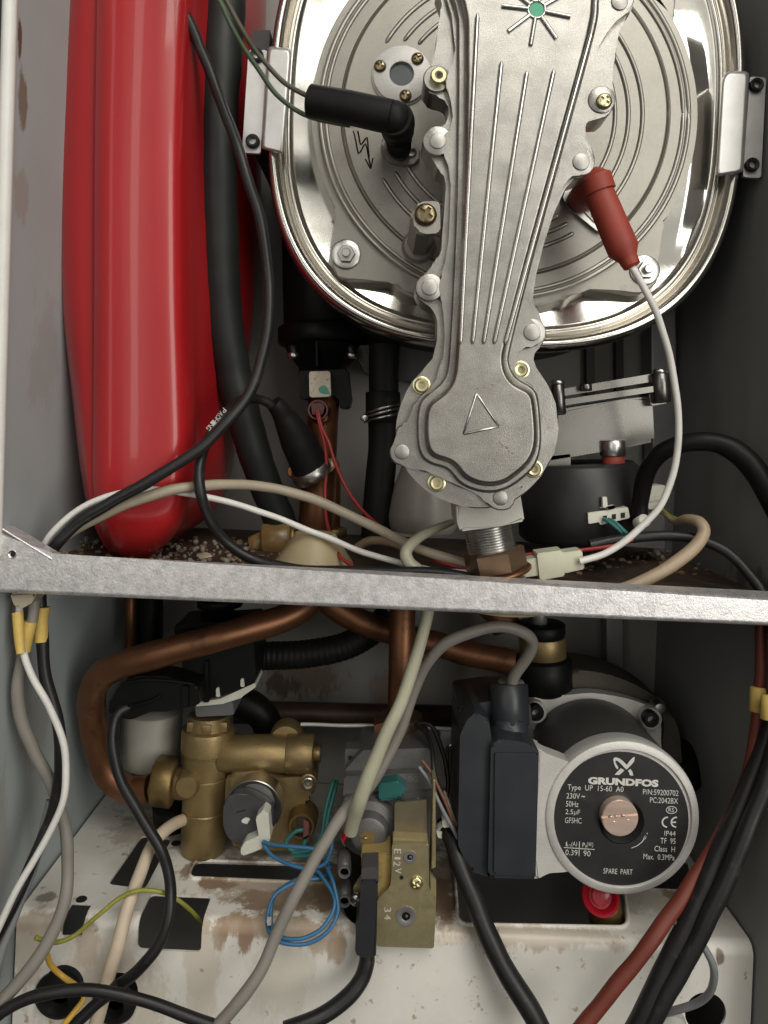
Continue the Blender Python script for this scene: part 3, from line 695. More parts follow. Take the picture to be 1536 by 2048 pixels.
# brown drips
for q in ([(997, 763), (985, 770), (970, 775), (955, 777)], [(998, 886), (1006, 892), (1014, 896), (1020, 903)]):
    bm = bmesh.new()
    for x, y in [(random.gauss(p[0], 3), random.gauss(p[1], 1.5)) for p in q for _ in range(5)]:
        bmesh.ops.create_icosphere(bm, subdivisions=1, radius=L(random.uniform(.7, 2.0), YR), matrix=Matrix.Translation(U(x, y, YR)) @ Matrix.Diagonal((1.3, .25, .8, 1)))
    mk('dried_drip', bm, STAINB, arm)
for x, y in ((843, 771), (1041, 740), (1067, 938), (873, 966)):
    lathe('washer', (x, y, YA + 4), [(18, -.4), (18, .9), (16, 1.1)], GOLD, arm); screw('socket', x, y, 14.5, YA + 2, GOLD, arm)
for x, y, r in ((875, 282, 16), (859, 575, 16), (804, 904, 15), (1001, 996, 15), (1064, 665, 17), (1162, 324, 17), (1239, 4, 17)):
    screw('rivet', x, y, r, YA, RIVET, arm, 'rivet')
for x, y, r in ((875, 282, 29), (859, 575, 27), (1162, 324, 27), (1064, 665, 27), (1239, 6, 26), (804, 904, 23), (1001, 996, 22)):
    lathe('rivet_boss', (x, y, YA + .8), [(r, -4), (r, .5), (r - 1.5, .75), (0, .75)], ALU, arm)
lathe('screw_boss', (873, 160, YA + 4), [(27, -20), (27, 1.5), (25, 2), (0, 2)], ALU, arm); screw('hexsocket', 877, 156, 17, YA + 2, GOLD, arm)
lathe('screw_boss', (1203, 200, YA + 4), [(27, -20), (27, .6), (25, 1), (0, 1)], ALU, arm); screw('bigcross', 1208, 203, 16, YA + 2.4, GOLD, arm, rot=.3)
# stand-off
so = T('standoff_post', U(851, 520, 66), 'grey hexagonal stand-off post with brown cross screw left of the arm', 'standoff')
pa = U(850, 432, YA + 8)
mk('hex_post', lathe_bm(pa, -FRONT, [(L(29, 0), 0), (L(29, 0), (YD - 5 - YA - 8) * .001)], 6), ALUD, so)
lathe('post_foot', (850 - 13, 432 + 61, YD - 3), [(34, -1), (34, 1), (28, 3), (20, 3)], ALUD, so)
plate('lug', fil([(826, 440), (829, 414), (843, 403), (880, 402), (881, 466), (850, 468), (831, 460)], 8), YA + 3, 6, ALUD, so, bev=1)
screw('bigcross', 851, 430, 23, YA + 3, GOLDD, so, rot=.2)
# outlet below the arm
ou = T('gas_inlet', U(985, 1140, 34), 'threaded grey gas inlet with brown hex nut under the round arm end', 'pipe union')
plate('spout_block', fil([(912, 1008), (1040, 985), (1049, 1042), (1003, 1052), (921, 1063), (914, 1044)], 4), 12, 36, M('spout_casting', (.50, .485, .44), .3, .5, .1, 40, bump=.3), ou, bev=2)
A, B = U(974, 1048, 35), U(986, 1106, 35)
prof = [(L(47, 35), 0)]; n_ = 11
for k in range(n_):
    h0 = (B - A).length * (k + .1) / n_; h1 = (B - A).length * (k + .6) / n_
    prof += [(L(45.5, 35), h0), (L(48.5, 35), h0 + .0008), (L(48.5, 35), h1), (L(45.5, 35), h1 + .0006)]
mk('thread', lathe_bm(A, B - A, prof, 40), STEEL, ou, sharp=25)
A, B = U(986, 1098, 35), U(995, 1142, 35)
mk('hex_nut', lathe_bm(A, B - A, [(L(55, 35), 0), (L(61, 35), .0012), (L(61, 35), (B - A).length - .0012), (L(55, 35), (B - A).length)], 6, ph=.18), RUSTN, ou, sharp=25)
cyl('washer', (995, 1142, 35), (997, 1150, 35), 68, COPPERD, ou)
mk('collar', lathe_bm(U(1005, 1150, 35), (-UP), [(L(44, 35), 0), (L(52, 35), .004), (L(95, 35), .014), (L(105, 35), .018)], 40), FUNNEL, ou)
# ================================================================ red expansion vessel
vs_ = T('expansion_vessel', U(300, 1118, 90), 'glossy red painted flat expansion vessel standing along the left wall', 'expansion vessel')
def itp(tab, y):
    if y <= tab[0][0]: return tab[0][1]
    for (a, va), (b, vb) in zip(tab, tab[1:]):
        if y <= b:
            t = (y - a) / (b - a); return va + (vb - va) * t
    return tab[-1][1]
TL = [(-420, 175), (0, 134), (120, 124), (300, 115), (480, 115), (620, 122), (800, 145), (900, 155), (1000, 170), (1052, 188), (1099, 211), (1118, 236)]
TS = [(-420, 205), (0, 192), (300, 187), (700, 186), (960, 184), (1020, 190), (1060, 202), (1100, 222), (1118, 244)]
TR = [(-420, 440), (0, 385), (300, 372), (600, 374), (760, 380), (900, 385), (1000, 375), (1045, 362), (1080, 338), (1105, 312), (1118, 292)]
TB = [(-420, 545), (0, 528), (300, 520), (600, 508), (800, 484), (900, 470), (980, 455), (1030, 425), (1060, 380), (1090, 330), (1118, 285)]
TY = [(-420, 0), (900, 0), (1000, 1), (1050, 4), (1085, 11), (1105, 20), (1118, 34)]
ys = [-420, -250, -100, 0, 150, 300, 450, 600, 700, 800, 870, 920, 960, 990, 1015, 1035, 1052, 1066, 1080, 1092, 1102, 1110, 1115, 1118]
bm = bmesh.new(); rings = []
for y in ys:
    l, s, r, b, dy = itp(TL, y), itp(TS, y), itp(TR, y), itp(TB, y), itp(TY, y)
    wv = math.sin(y * .012) * 1.4
    ctrl = [(l + 14, 175), (l + 2, 120), (l, 82), (l + 6, 68), (l + (s - l) * .45, 60), (s - 9, 57.5), (s - 2, 57), (s + 1, 54.5), (s + 1.5, 50), (s + 5, 46.5),
            (s + (r - s) * .12, 41.2), (s + (r - s) * .30 + wv, 39.4), (s + (r - s) * .5, 39.2), (s + (r - s) * .72, 40.6), (s + (r - s) * .9, 45), (r + 3, 58), (r + (b - r) * .18, 78), (r + (b - r) * .45, 105), (r + (b - r) * .78, 140), (b, 175), (b - 10, 205), ((l + b) / 2 + 40, 215), (l + 50, 205)]
    yt = 128
    q = [U(x, y, min(220, Y + dy * (1 if Y < yt else max(0, 1 - (Y - yt) / 60)))) for x, Y in ctrl]
    zz = U(l, y, 60).z
    q = crom(q, True, 3)
    rings.append([bm.verts.new(v) for v in q])
for A, B in zip(rings, rings[1:]):
    for k in range(len(A)): bm.faces.new((A[k], A[(k + 1) % len(A)], B[(k + 1) % len(A)], B[k]))
bm.faces.new(rings[0]); bm.faces.new(rings[-1])
vo = mk('vessel_shell', bm, RED, vs_, sharp=75)
md = vo.modifiers.new('sub', 'SUBSURF'); md.levels = 1; md.render_levels = 1

# ================================================================ hoses behind
tube('condensate_hose', [(460, -420, 92), (454, -160, 92), (450, 0, 92), (442, 150, 92), (436, 300, 94), (438, 450, 98), (446, 600, 104), (466, 740, 112), (498, 870, 122), (535, 980, 136), (580, 1090, 150)], 0, RUBBER, None, seg=24,
     rlist=[39, 39, 39, 38, 37, 37, 36, 36, 35, 34, 34], label='thick dark grey rubber hose running down beside the red vessel', cat='hose')
# ================================================================ cables at the top left
tube('black_cable', [(240, -420, 60), (290, -200, 54), (335, -60, 50), (357, 0, 52), (392, 75, 55), (422, 150, 57), (455, 240, 52), (490, 340, 46), (520, 440, 48), (536, 540, 53), (538, 620, 50), (524, 715, 46), (493, 795, 40), (440, 858, 33), (385, 908, 28), (300, 962, 22), (220, 1006, 20), (150, 1050, 20), (98, 1110, 22), (82, 1170, 24), (84, 1260, 22), (90, 1350, 20), (112, 1430, 18), (122, 1510, 16), (114, 1590, 16), (88, 1670, 12), (58, 1740, 6), (18, 1825, -2), (-20, 1890, -6)],
     11.5, BCABLE, label='long black mains cable with printed letters looping from the top across the vessel', cat='cable')
# printed letters on that cable
o = bpy.data.objects['black_cable']
for ch, x, y in zip('PAOHING', (452, 446, 441, 436, 430.5, 426.5, 422), (823, 829.5, 836, 842.5, 848, 853, 858.5)):
    text('printed_letter', ch, x - 4.5, y - 2.0, 7.5, 9.5, 33 - 4.4 + (858 - y) * .12, M('cable_print', (.5, .48, .44), 0, .6) if 'cable_print' not in MATS else MATS['cable_print'], o, 0, math.radians(230))
tube('sensor_cable', [(548, 822, 100), (536, 806, 97), (510, 797, 90), (478, 803, 72), (445, 836, 52), (415, 878, 44), (401, 925, 34), (401, 985, 27), (420, 1040, 34), (455, 1086, 42), (510, 1120, 44), (600, 1139, 40), (700, 1142, 36), (800, 1143, 32), (890, 1146, 30), (960, 1160, 30)],
     10.5, BCABLE, label='black cable looping from the thermostat boot down in front of the shelf', cat='cable')
for q, m, lab in (([(300, -420, 6), (360, -220, 6), (400, -60, 6), (438, 0, 8), (462, 50, 12), (500, 115, 22), (545, 180, 30), (590, 218, 32), (640, 240, 30), (700, 250, 28)], GREENW, 'dark green wire passing over the left clamp to the black boot'),
                  ([(320, -420, 8), (378, -220, 8), (420, -60, 8), (452, 0, 10), (478, 50, 14), (515, 108, 24), (560, 158, 28), (600, 184, 26), (635, 200, 24)], BROWNW, 'dark olive wire entering the end of the black ignition boot')):
    tube('ignition_wire', q, 5.2, m, label=lab, cat='wire', group='ignition wires')
# ================================================================ ignition electrode + boot
ig = T('ignition_boot', U(790, 300, 36), 'black rubber elbow boot of the ignition lead on the burner door', 'ignition boot')
bm = bmesh.new()
P = [U(622, 202, 30), U(650, 207, 28), U(700, 216, 25), U(750, 227, 22), U(782, 234, 21)]
sweep(bm, crom(P, False, 4), L(33, 26), 24)
P2 = [U(790, 236, 20), U(793, 243, 26), U(795, 254, 38), U(796, 268, 50)]
sweep(bm, crom(P2, False, 4), [L(r, 31) for r in [33] * 3 + [36] * 4 + [34] * 4 + [30, 28]], 24)
for v in bmesh.ops.create_uvsphere(bm, u_segments=20, v_segments=12, radius=L(34, 22), matrix=Matrix.Translation(U(787, 236, 23)))['verts']: pass
mk('boot', bm, BLACKR, ig, sharp=50)
cyl('boot_collar', (796, 266, 46), (797, 276, 58), 28, BLACK, ig)
el = T('ignition_electrode', U(800, 325, 74), 'steel electrode flange with small screw eyelet under the black boot', 'electrode')
plate('flange', fil([(762, 278), (775, 270), (822, 262), (842, 308), (836, 324), (820, 330), (785, 326), (770, 316)], 10), YD - 8, 6, ALUD, el, bev=1.2)
cyl('ceramic_neck', (798, 290, YD - 24), (799, 298, YD - 6), 24, BLACK, el)
lathe('eyelet', (823, 305, YD - 8), [(5, -2), (5, 1.6), (8, 2.0), (10, 1.2), (11, -.2)], STEEL, el)
# brick-red flame sensor boot
fe = T('flame_electrode', U(1175, 455, 74), 'steel flame sensing electrode flange under the brick red boot', 'electrode')
plate('flange', fil([(1125, 385), (1136, 370), (1160, 372), (1205, 430), (1215, 462), (1200, 466), (1140, 418), (1128, 402)], 7), YD - 7, 6, STEEL, fe, bev=1)
plate('stamped_tag', fil([(1166, 408), (1190, 408), (1200, 448), (1190, 445), (1170, 425)], 4), YD - 8.2, 1.4, PUMPA, fe, bev=.3)
for s, x, y, wd in (('SAG', 1183, 421, 17), ('TRE', 1188, 433, 16)): text('stamp', s, x, y, wd, 8, YD - 8.4, DKSTEEL, fe, 0, math.radians(-12))
fb = T('flame_sensor_boot', U(1265, 535, 16), 'brick red silicone elbow boot on the flame sensing electrode', 'sensor boot')
bm = bmesh.new()
sweep(bm, crom([U(1163, 398, 68), U(1170, 390, 46), U(1180, 378, 30), U(1190, 372, 24)], False, 5), [L(r, 36) for r in [29] * 8 + [32] * 8], 24)
bmesh.ops.create_uvsphere(bm, u_segments=20, v_segments=12, radius=L(31, 22), matrix=Matrix.Translation(U(1192, 366, 22)))
sweep(bm, [U(1184, 350, 22), U(1190, 358, 21), U(1199, 385, 21)], [L(20, 22), L(33, 22), L(33, 22)], 24)
sweep(bm, [U(1198, 384, 21), U(1199, 388, 21), U(1240, 484, 20), U(1247, 500, 20), U(1256, 517, 19), U(1258, 521, 19), U(1264, 532, 18), U(1265, 534, 18)],
      [L(r, 21) for r in (28, 29.5, 31, 31, 19, 19, 17, 12)], 24)
mk('boot', bm, BOOTR, fb, sharp=40)
tube('sensor_lead', [(1262, 530, 18), (1274, 548, 17), (1296, 590, 18), (1322, 652, 22), (1342, 725, 28), (1354, 800, 32), (1357, 870, 36), (1350, 935, 40), (1330, 995, 42), (1300, 1037, 44), (1255, 1078, 44), (1210, 1108, 43), (1160, 1124, 42)], 7,
     WHITEW, label='thin white lead arcing from the red boot down to the milky connector', cat='wire')
# ================================================================ sump trap and flow pipe
tr = T('condensate_sump', U(650, 780, 178), 'black plastic cylindrical sump body with collar below the left of the drum', 'sump')
cyl('sump_body', (642, 470, 178), (646, 668, 178), 78, BLACK, tr, seg=48)
cyl('collar', (645, 652, 176), (646, 690, 176), 89, BLACK, tr, seg=48, bev=2)
mk('cone', lathe_bm(U(646, 690, 178), -UP, [(L(82, 178), 0), (L(66, 178), .010), (L(46, 178), .020), (L(44, 178), .032)], 40), BLACK, tr)
plate('web', [(630, 680), (636, 680), (636, 735), (632, 735)], 144, 30, BLACK, tr, bev=.5)
for x in (586, 702):
    cyl('bolt', (x, 690, 156), (x + 1, 712, 156), 11, DKSTEEL, tr); hexn('bolt_nut', (x + 1, 706, 156), (x + 1, 716, 156), 14, STEEL, tr)
cl_ = T('pipe_clip', U(650, 800, 140), 'black plastic clip bracket round the top of the copper riser', 'clip')
plate('clip_body', fil([(596, 742), (695, 738), (703, 800), (698, 818), (680, 818), (676, 792), (618, 796), (612, 800), (600, 798)], 6), 136, 24, BLACK, cl_, bev=1.2)
ss = T('sensor_block', U(640, 800, 125), 'speckled cream sensor block with a teal paint mark', 'sensor')
plate('block', fil([(618, 743), (660, 742), (662, 793), (619, 795)], 4), 126, 16, M('speckled_cream', (.62, .56, .44), 0, .5, .08, 60, dirt=((.03, .025, .02), .57, 560)), ss, bev=1.0)
plate('paint_mark', smo([(640, 774), (650, 771), (659, 784), (658, 788), (643, 787), (637, 779)], 3), 125.7, .6, M('teal_paint', (.10, .33, .27), 0, .5), ss, bev=0)
rp = T('copper_riser', U(628, 1090, 150), 'brown copper flow pipe standing between the sump and the shelf', 'pipe')
cyl('upper_pipe', (648, 790, 148), (640, 955, 148), 31, COPPERD, rp, seg=36)
cyl('lower_pipe', (640, 930, 148), (626, 1098, 148), 34, COPPERD, rp, seg=36)
cyl('pipe_flange', (643, 922, 144), (642, 935, 144), 36, COPPERD, rp, seg=36, bev=1)
cyl('second_pipe', (662, 940, 172), (660, 1100, 172), 20, COPPERD, rp)
cyl('pipe_stub', (668, 1056, 160), (668, 1072, 160), 26, BRASSD, rp)
mk('funnel_collar', lathe_bm(UZ(628, 1128, ZS + .001), UP, [(L(70, 120), 0), (L(72, 120), .002), (L(40, 120), .0195), (L(37, 120), .0215), (L(30, 120), .021)], 48), FUNNEL, rp, sharp=40)
nt = T('ntc_sensor', U(640, 850, 130), 'dark brown thermistor clip with two red wires on the copper riser', 'sensor')
lathe('clip_ring', (642, 828, 134), [(14, -8), (18, 2), (21, 3), (22, -8)], COPPERD, nt)
plate('thermistor_socket', fil([(622, 808), (642, 804), (650, 812), (645, 830), (624, 830)], 3), 127, 8, M('socket_brown', (.12, .05, .045), 0, .5), nt, bev=.6)
lathe('thermistor_rim', (636, 820, 128), [(16, -2), (17, 1), (20, 1), (21, -2)], M('dark_red_plastic', (.16, .05, .05), 0, .45), nt)
for q, lab in (([(632, 822, 124), (640, 850, 120), (650, 890, 119), (652, 940, 118), (650, 985, 116), (652, 1030, 108), (663, 1075, 88), (680, 1112, 64), (705, 1132, 50)], 'dark red wire hanging straight down the copper riser'),
               ([(637, 822, 124), (645, 855, 119), (658, 885, 117), (668, 920, 114), (690, 970, 110), (720, 1015, 100), (770, 1062, 84), (830, 1102, 68), (900, 1130, 48), (960, 1140, 46)], 'dark red wire swinging right from the thermistor to the inlet nut')):
    tube('thermistor_wire', q, 3.6, REDW, label=lab, cat='wire', group='thermistor wires')
th = T('thermostat', U(610, 950, 130), 'round thermostat on a copper flange with black rubber boot', 'thermostat')
plate('copper_flange', smo([(573, 946), (580, 932), (600, 926), (640, 922), (660, 916), (672, 918), (676, 930), (655, 948), (620, 958), (590, 960)], 3), 127, 5, COPPER, th, bev=1)
tax = (U(545, 822, 100) - U(622, 945, 126)).normalized()
mk('steel_cup', lathe_bm(U(623, 942, 126), tax, [(L(41, 126), -.003), (L(43, 126), .0), (L(41, 126), .004), (L(38, 126), .006)], 40), STEEL, th)
bm = bmesh.new()
sweep(bm, crom([U(622, 938, 125), U(612, 915, 121), U(596, 882, 115), U(580, 853, 109), U(566, 830, 104), U(556, 814, 100), U(548, 806, 98)], False, 5), [L(itp([(0, 39), (5, 38), (10, 36), (16, 27), (20, 21), (24, 19), (30, 16)], k), 110) for k in range(31)], 24)
mk('boot', bm, BLACKR, th, sharp=60)
for x, y in ((590, 940), (661, 929)): lathe('rivet', (x, y, 126), [(7, -.5), (6, 1.2), (0, 1.6)], STEEL, th)
# brass nut under the hose
nu = T('amber_nut', U(556, 1120, 140), 'amber sealant smeared brass nut at the foot of the grey hose', 'pipe nut')
cyl('nut', (526, 1084, 138), (585, 1078, 138), 38, AMBER, nu, seg=10, bev=2)
cyl('nut_collar', (582, 1080, 138), (592, 1080, 138), 33, BRASSD, nu)
cyl('pipe_end', (505, 1096, 142), (530, 1086, 142), 24, AMBER, nu)
# black hose with spring clip
hs = T('drain_hose', U(760, 1075, 150), 'black rubber drain hose hanging below the drum with a spring clip', 'hose')
tube('hose_body', [(768, 690, 150), (768, 760, 150), (767, 830, 150), (766, 900, 148), (758, 980, 146), (752, 1075, 144)], 30, BLACKR, hs, seg=24)
cyl('hose_end', (766, 784, 149), (766, 845, 149), 35, BLACKR, hs)
for k, dy in enumerate((0, 8, 16)): tube('spring_clip', [(730, 845 - dy, 150), (733, 842 - dy, 134), (748, 838 - dy, 124), (766, 834 - dy * 1.1, 121), (786, 829 - dy * 1.1, 124), (800, 826 - dy * 1.1, 134)], 2.6, STEEL, hs, seg=8)
cyl('clip_ear', (731, 836, 132), (728, 836, 122), 7, STEEL, hs)
plate('vent_duct', [(700, 690), (880, 690), (870, 770), (730, 745)], 165, 40, DRUM, hx, bev=0)
# milky siphon bottle
mk('milky_bottle', lathe_bm(U(845, 1062, 140), UP, [(L(62, 140), 0), (L(68, 140), .004), (L(70, 140), .012), (L(60, 140), .035), (L(42, 140), .055)], 40), M('milky_bottle', (.24, .23, .20), 0, .4, .1, 20), None, label='cloudy translucent plastic bottle behind the round arm end', cat='bottle')
# ================================================================ fan
fan = T('fan', U(1200, 1080, 120), 'grey cast fan housing with black motor right of the gas arm', 'fan')
plate('lid', fil([(1100, 782), (1335, 742), (1337, 758), (1103, 796)], 2), 84, 60, FANM, fan, bev=.6)
plate('lid_rim', fil([(1106, 802), (1334, 768), (1333, 780), (1108, 814)], 3), 80, 60, FANM, fan, bev=.8)
plate('volute', fil([(1096, 822), (1250, 798), (1304, 792), (1309, 883), (1250, 896), (1190, 906), (1094, 922)], 6), 92, 60, FANM, fan, bev=3, seg=4)
plate('end_bracket', fil([(1298, 786), (1336, 780), (1336, 806), (1302, 812)], 3), 84, 20, FANM, fan, bev=.8)
plate('volute_foot', [(1090, 912), (1142, 906), (1142, 938), (1113, 944), (1112, 955), (1075, 958)], 92, 45, FANM, fan, bev=.6)
for x, y0, y1 in ((1115, 764, 830), (1319, 742, 806)):
    cyl('lug', (x, y0 + 4, 82), (x + 5, y1, 82), 13 if x < 1200 else 18, FANM, fan, bev=1)
    cyl('lug_screw', (x, y0 - 3, 82), (x, y0 + 5, 82), 13, STEEL, fan)
cyl('boss', (1172, 768, 80), (1172, 782, 80), 12, FANM, fan)
cyl('motor', (1152, 925, 118), (1158, 1075, 118), 118, M('motor_black', (.016, .016, .017), 0, .45), fan, seg=48, bev=3)
cyl('silver_stub', (1225, 880, 92), (1226, 912, 92), 25, STEEL, fan)
cyl('red_cap', (1226, 912, 92), (1228, 944, 92), 22, BOOTR, fan)
plate('red_spade', [(1236, 940), (1252, 938), (1254, 962), (1242, 964)], 86, 3, BOOTR, fan, bev=.3)
fc = T('fan_connector', U(1215, 1050, 60), 'small white nylon plug block with two teal wires beside the fan motor', 'connector')
plate('plug', fil([(1176, 1026), (1256, 1014), (1260, 1036), (1200, 1050), (1199, 1044), (1177, 1048)], 2), 72, 14, NYLONW, fc, bev=.6)
plate('latch', fil([(1200, 1016), (1230, 1010), (1231, 1016), (1216, 1020), (1214, 994), (1205, 994), (1206, 1016)], 1.5), 71, 6, NYLONW, fc, bev=.3)
for dx in (0, 12, 24): plate('slot', [(1206 + dx * 1.5, 1032 - dx * .25), (1214 + dx * 1.5, 1031 - dx * .25), (1214 + dx * 1.5, 1041 - dx * .25), (1206 + dx * 1.5, 1042 - dx * .25)], 71.5, 2, DARKHOLE, fc, bev=0)
for k in (0, 1): tube('teal_wire', [(1206 + 12 * k, 1038, 70), (1220 + 12 * k, 1046, 66), (1238 + 8 * k, 1060, 64), (1256 + 4 * k, 1075, 66)], 4, TEALW, fc)
fc2 = T('nylon_housing', U(1310, 1020, 90), 'cream nylon connector housing half hidden behind the thick black sleeve', 'connector')
plate('housing', fil([(1303, 972), (1330, 970), (1330, 1010), (1318, 1020), (1294, 1018)], 3), 96, 14, NYLONW, fc2, bev=.8)
plate('housing_lip', fil([(1296, 995), (1330, 990), (1330, 998), (1296, 1003)], 2), 95, 3, NYLONW, fc2, bev=.4)
tube('black_sleeve', [(1278, 1045, 76), (1281, 1000, 74), (1292, 950, 66), (1318, 908, 56), (1362, 888, 48), (1420, 884, 42), (1470, 902, 38), (1512, 945, 34), (1545, 1000, 32), (1580, 1070, 32)], 0, BLACK, seg=20,
     rlist=[17, 17, 18, 18, 18, 19, 22, 23, 22, 22], label='thick black heat shrink sleeve arching over to the right wall', cat='cable sleeve')
cyl('cable_tie', (1276, 1048, 66), (1290, 1040, 58), 13, NYLONW, label='white cable tie head at the foot of the black sleeve', cat='cable tie')
tube('tan_cable', [(1000, 1168, 44), (1080, 1185, 40), (1160, 1190, 36), (1240, 1180, 34), (1310, 1150, 36), (1370, 1112, 40), (1406, 1070, 44), (1400, 1045, 50), (1375, 1038, 60), (1350, 1044, 74), (1332, 1030, 86), (1318, 1018, 92)], 0, TAN, seg=16,
     rlist=[13, 13, 13, 13, 13, 13, 12, 12, 10, 7, 6, 6], label='tan sheathed cable looping on the shelf at right behind the crossbar', cat='cable')
tube('yellow_green_earth', [(1322, 1018, 90), (1340, 1032, 82), (1362, 1042, 70)], 4, YELG, label='short yellow green wire end at the tan cable', cat='wire')
tube('black_wire', [(1180, 1090, 60), (1250, 1078, 60), (1330, 1072, 58), (1400, 1080, 52), (1460, 1108, 44), (1505, 1155, 36), (1530, 1200, 30), (1556, 1300, 26), (1562, 1400, 22), (1550, 1500, 18), (1518, 1600, 14), (1474, 1710, 8), (1420, 1830, 4), (1356, 1950, 2), (1290, 2070, 0)], 0, BCABLE, seg=16,
     rlist=[11, 11, 11, 11, 11, 11, 12, 13, 15, 16, 17, 17, 17, 17, 17], label='thick black cable running along the right wall and down over the tray front', cat='cable')
tube('red_lead', [(1000, 1128, 60), (1050, 1110, 60), (1120, 1104, 58), (1190, 1098, 56), (1250, 1086, 56), (1275, 1070, 60), (1280, 1050, 66)], 4, REDW, label='thin dark red wire lying below the fan motor', cat='wire')
cn = T('milky_connector', U(1110, 1160, 40), 'milky green inline connector block with the white lead on the shelf', 'connector')
plate('male_half', fil([(1040, 1122), (1082, 1114), (1084, 1150), (1048, 1155)], 3), 46, 12, NYLON, cn, bev=1)
plate('female_half', fil([(1074, 1107), (1126, 1100), (1130, 1152), (1080, 1161)], 3), 44, 15, NYLON, cn, bev=1)
plate('tail', fil([(1122, 1106), (1164, 1100), (1169, 1138), (1128, 1147)], 3), 45, 13, NYLON, cn, bev=1)
plate('shelf_box', [(1190, 1010), (1330, 1030), (1332, 1100), (1195, 1090)], 150, 40, SHEET, fan, bev=1)
# cables over the vessel foot
tube('beige_cable', [(96, 1118, 30), (118, 1086, 28), (165, 1050, 28), (225, 1020, 28), (300, 992, 30), (370, 976, 36), (440, 969, 50), (510, 971, 66), (580, 984, 74), (650, 1008, 78), (720, 1040, 76), (790, 1075, 66), (850, 1102, 56), (930, 1128, 48), (985, 1150, 46)], 10.5, BEIGE, seg=16,
     label='beige sheathed cable arching over the foot of the red vessel', cat='cable')
tube('white_wire', [(78, 1112, 24), (100, 1072, 24), (150, 1024, 24), (210, 994, 26), (275, 981, 30), (340, 982, 36), (410, 993, 44), (480, 1010, 52), (560, 1038, 60), (640, 1070, 62), (720, 1102, 58), (800, 1126, 50), (870, 1140, 44), (940, 1146, 40)], 6.5, WHITEW,
     label='white wire arching over the vessel foot beside the beige cable', cat='wire')
tube('curved_tan_hose', [(715, 1095, 120), (740, 1082, 116), (780, 1084, 108), (820, 1100, 98)], 9, TAN, label='short tan tube on the shelf behind the red wires', cat='tube')
# milky tube and grey cable through the middle
tube('milky_tube', [(905, 1044, 72), (870, 1058, 60), (832, 1078, 48), (812, 1102, 42), (818, 1126, 40), (842, 1146, 40), (856, 1180, 40), (856, 1230, 40), (837, 1298, 38), (802, 1402, 34), (758, 1502, 30), (722, 1592, 30), (709, 1632, 36), (701, 1664, 42)], 0, MILK, seg=18,
     rlist=[7, 9, 11, 12, 13, 12, 12, 12, 12.5, 13, 14, 15, 14, 14], label='milky translucent pressure tube running down to the gas valve', cat='tube')
tube('pump_cable', [(1024, 1376, 70), (1030, 1350, 66), (1056, 1312, 60), (1064, 1284, 55), (1046, 1264, 50), (1005, 1254, 46), (950, 1262, 44), (893, 1286, 46), (855, 1325, 50), (830, 1376, 52), (808, 1440, 52), (780, 1502, 50), (744, 1565, 45), (690, 1622, 40), (648, 1686, 34), (595, 1782, 26), (560, 1855, 22), (525, 1935, 16), (475, 2005, 10), (420, 2070, 6)], 12, GREYC, seg=16,
     label='grey pump cable looping out of its gland and down across the tray', cat='cable')
# ================================================================ lower compartment: pipes
tube('copper_pipe', [(640, 1150, 120), (622, 1196, 112), (585, 1228, 102), (520, 1252, 92), (430, 1277, 82), (330, 1305, 80), (250, 1328, 84), (205, 1350, 90), (184, 1390, 98), (186, 1450, 108), (200, 1510, 116), (222, 1556, 118), (262, 1580, 118), (300, 1578, 116)], 27, COPPERD, seg=28, n=6,
     label='copper pipe sweeping left under the crossbar and bending down to the brass union nut', cat='pipe')
tube('copper_pipe', [(640, 1165, 150), (660, 1205, 150), (720, 1243, 150), (800, 1268, 150), (890, 1293, 148), (960, 1312, 144), (1030, 1325, 140)], 25, COPPERD, seg=28, n=6,
     label='dark copper pipe running right behind the milky tube towards the pump', cat='pipe')
cyl('copper_pipe', (806, 1180, 120), (800, 1470, 120), 26, COPPERD, seg=36, label='straight vertical copper pipe dropping to the gas valve', cat='pipe')
tube('copper_pipe', [(900, 1170, 165), (960, 1195, 165), (1000, 1230, 160), (1015, 1262, 155)], 30, COPPERD, seg=24, label='short dark copper bend under the crossbar by the brass air vent', cat='pipe')
cyl('thin_copper_pipe', (262, 1180, 180), (260, 1300, 180), 11, COPPERD, label='thin vertical copper pipe beside the black drain pipe at left', cat='pipe')
cyl('black_drain_pipe', (300, 1180, 190), (298, 1420, 190), 26, BLACK, label='short black vertical pipe behind the left copper bend', cat='pipe')
cyl('rear_pipe', (470, 1424, 170), (930, 1434, 170), 22, M('dark_rusty_pipe', (.055, .03, .02), .3, .5, .3, 40), label='dark horizontal pipe behind the gas valve', cat='pipe')
cl_p = [(780, 1225, 168), (750, 1258, 165), (690, 1292, 160), (610, 1308, 156), (530, 1312, 152), (470, 1318, 148)]
path = crom([U(*p) for p in cl_p], False, 14)
bm = bmesh.new(); sweep(bm, path, [L(28 if k % 2 else 26.8, 158) for k in range(len(path))], 20)
mk('corrugated_hose', bm, BLACKR, None, sharp=20, label='black corrugated hose crossing behind the copper pipes', cat='hose')
tube('black_elbow', [(440, 1396, 160), (490, 1406, 160), (530, 1440, 160), (545, 1500, 160)], 30, BLACK, seg=20, label='black rubber elbow behind the brass diverter valve', cat='pipe elbow')
cyl('shelf_plug', (440, 1196, 150), (440, 1212, 150), 45, BLACK, label='black round plug poking below the shelf at left', cat='plug')
cyl('white_pipe', (308, 1420, 150), (304, 1525, 150), 56, WHITEP, seg=40, label='short fat white plastic pipe behind the brass valve', cat='pipe')

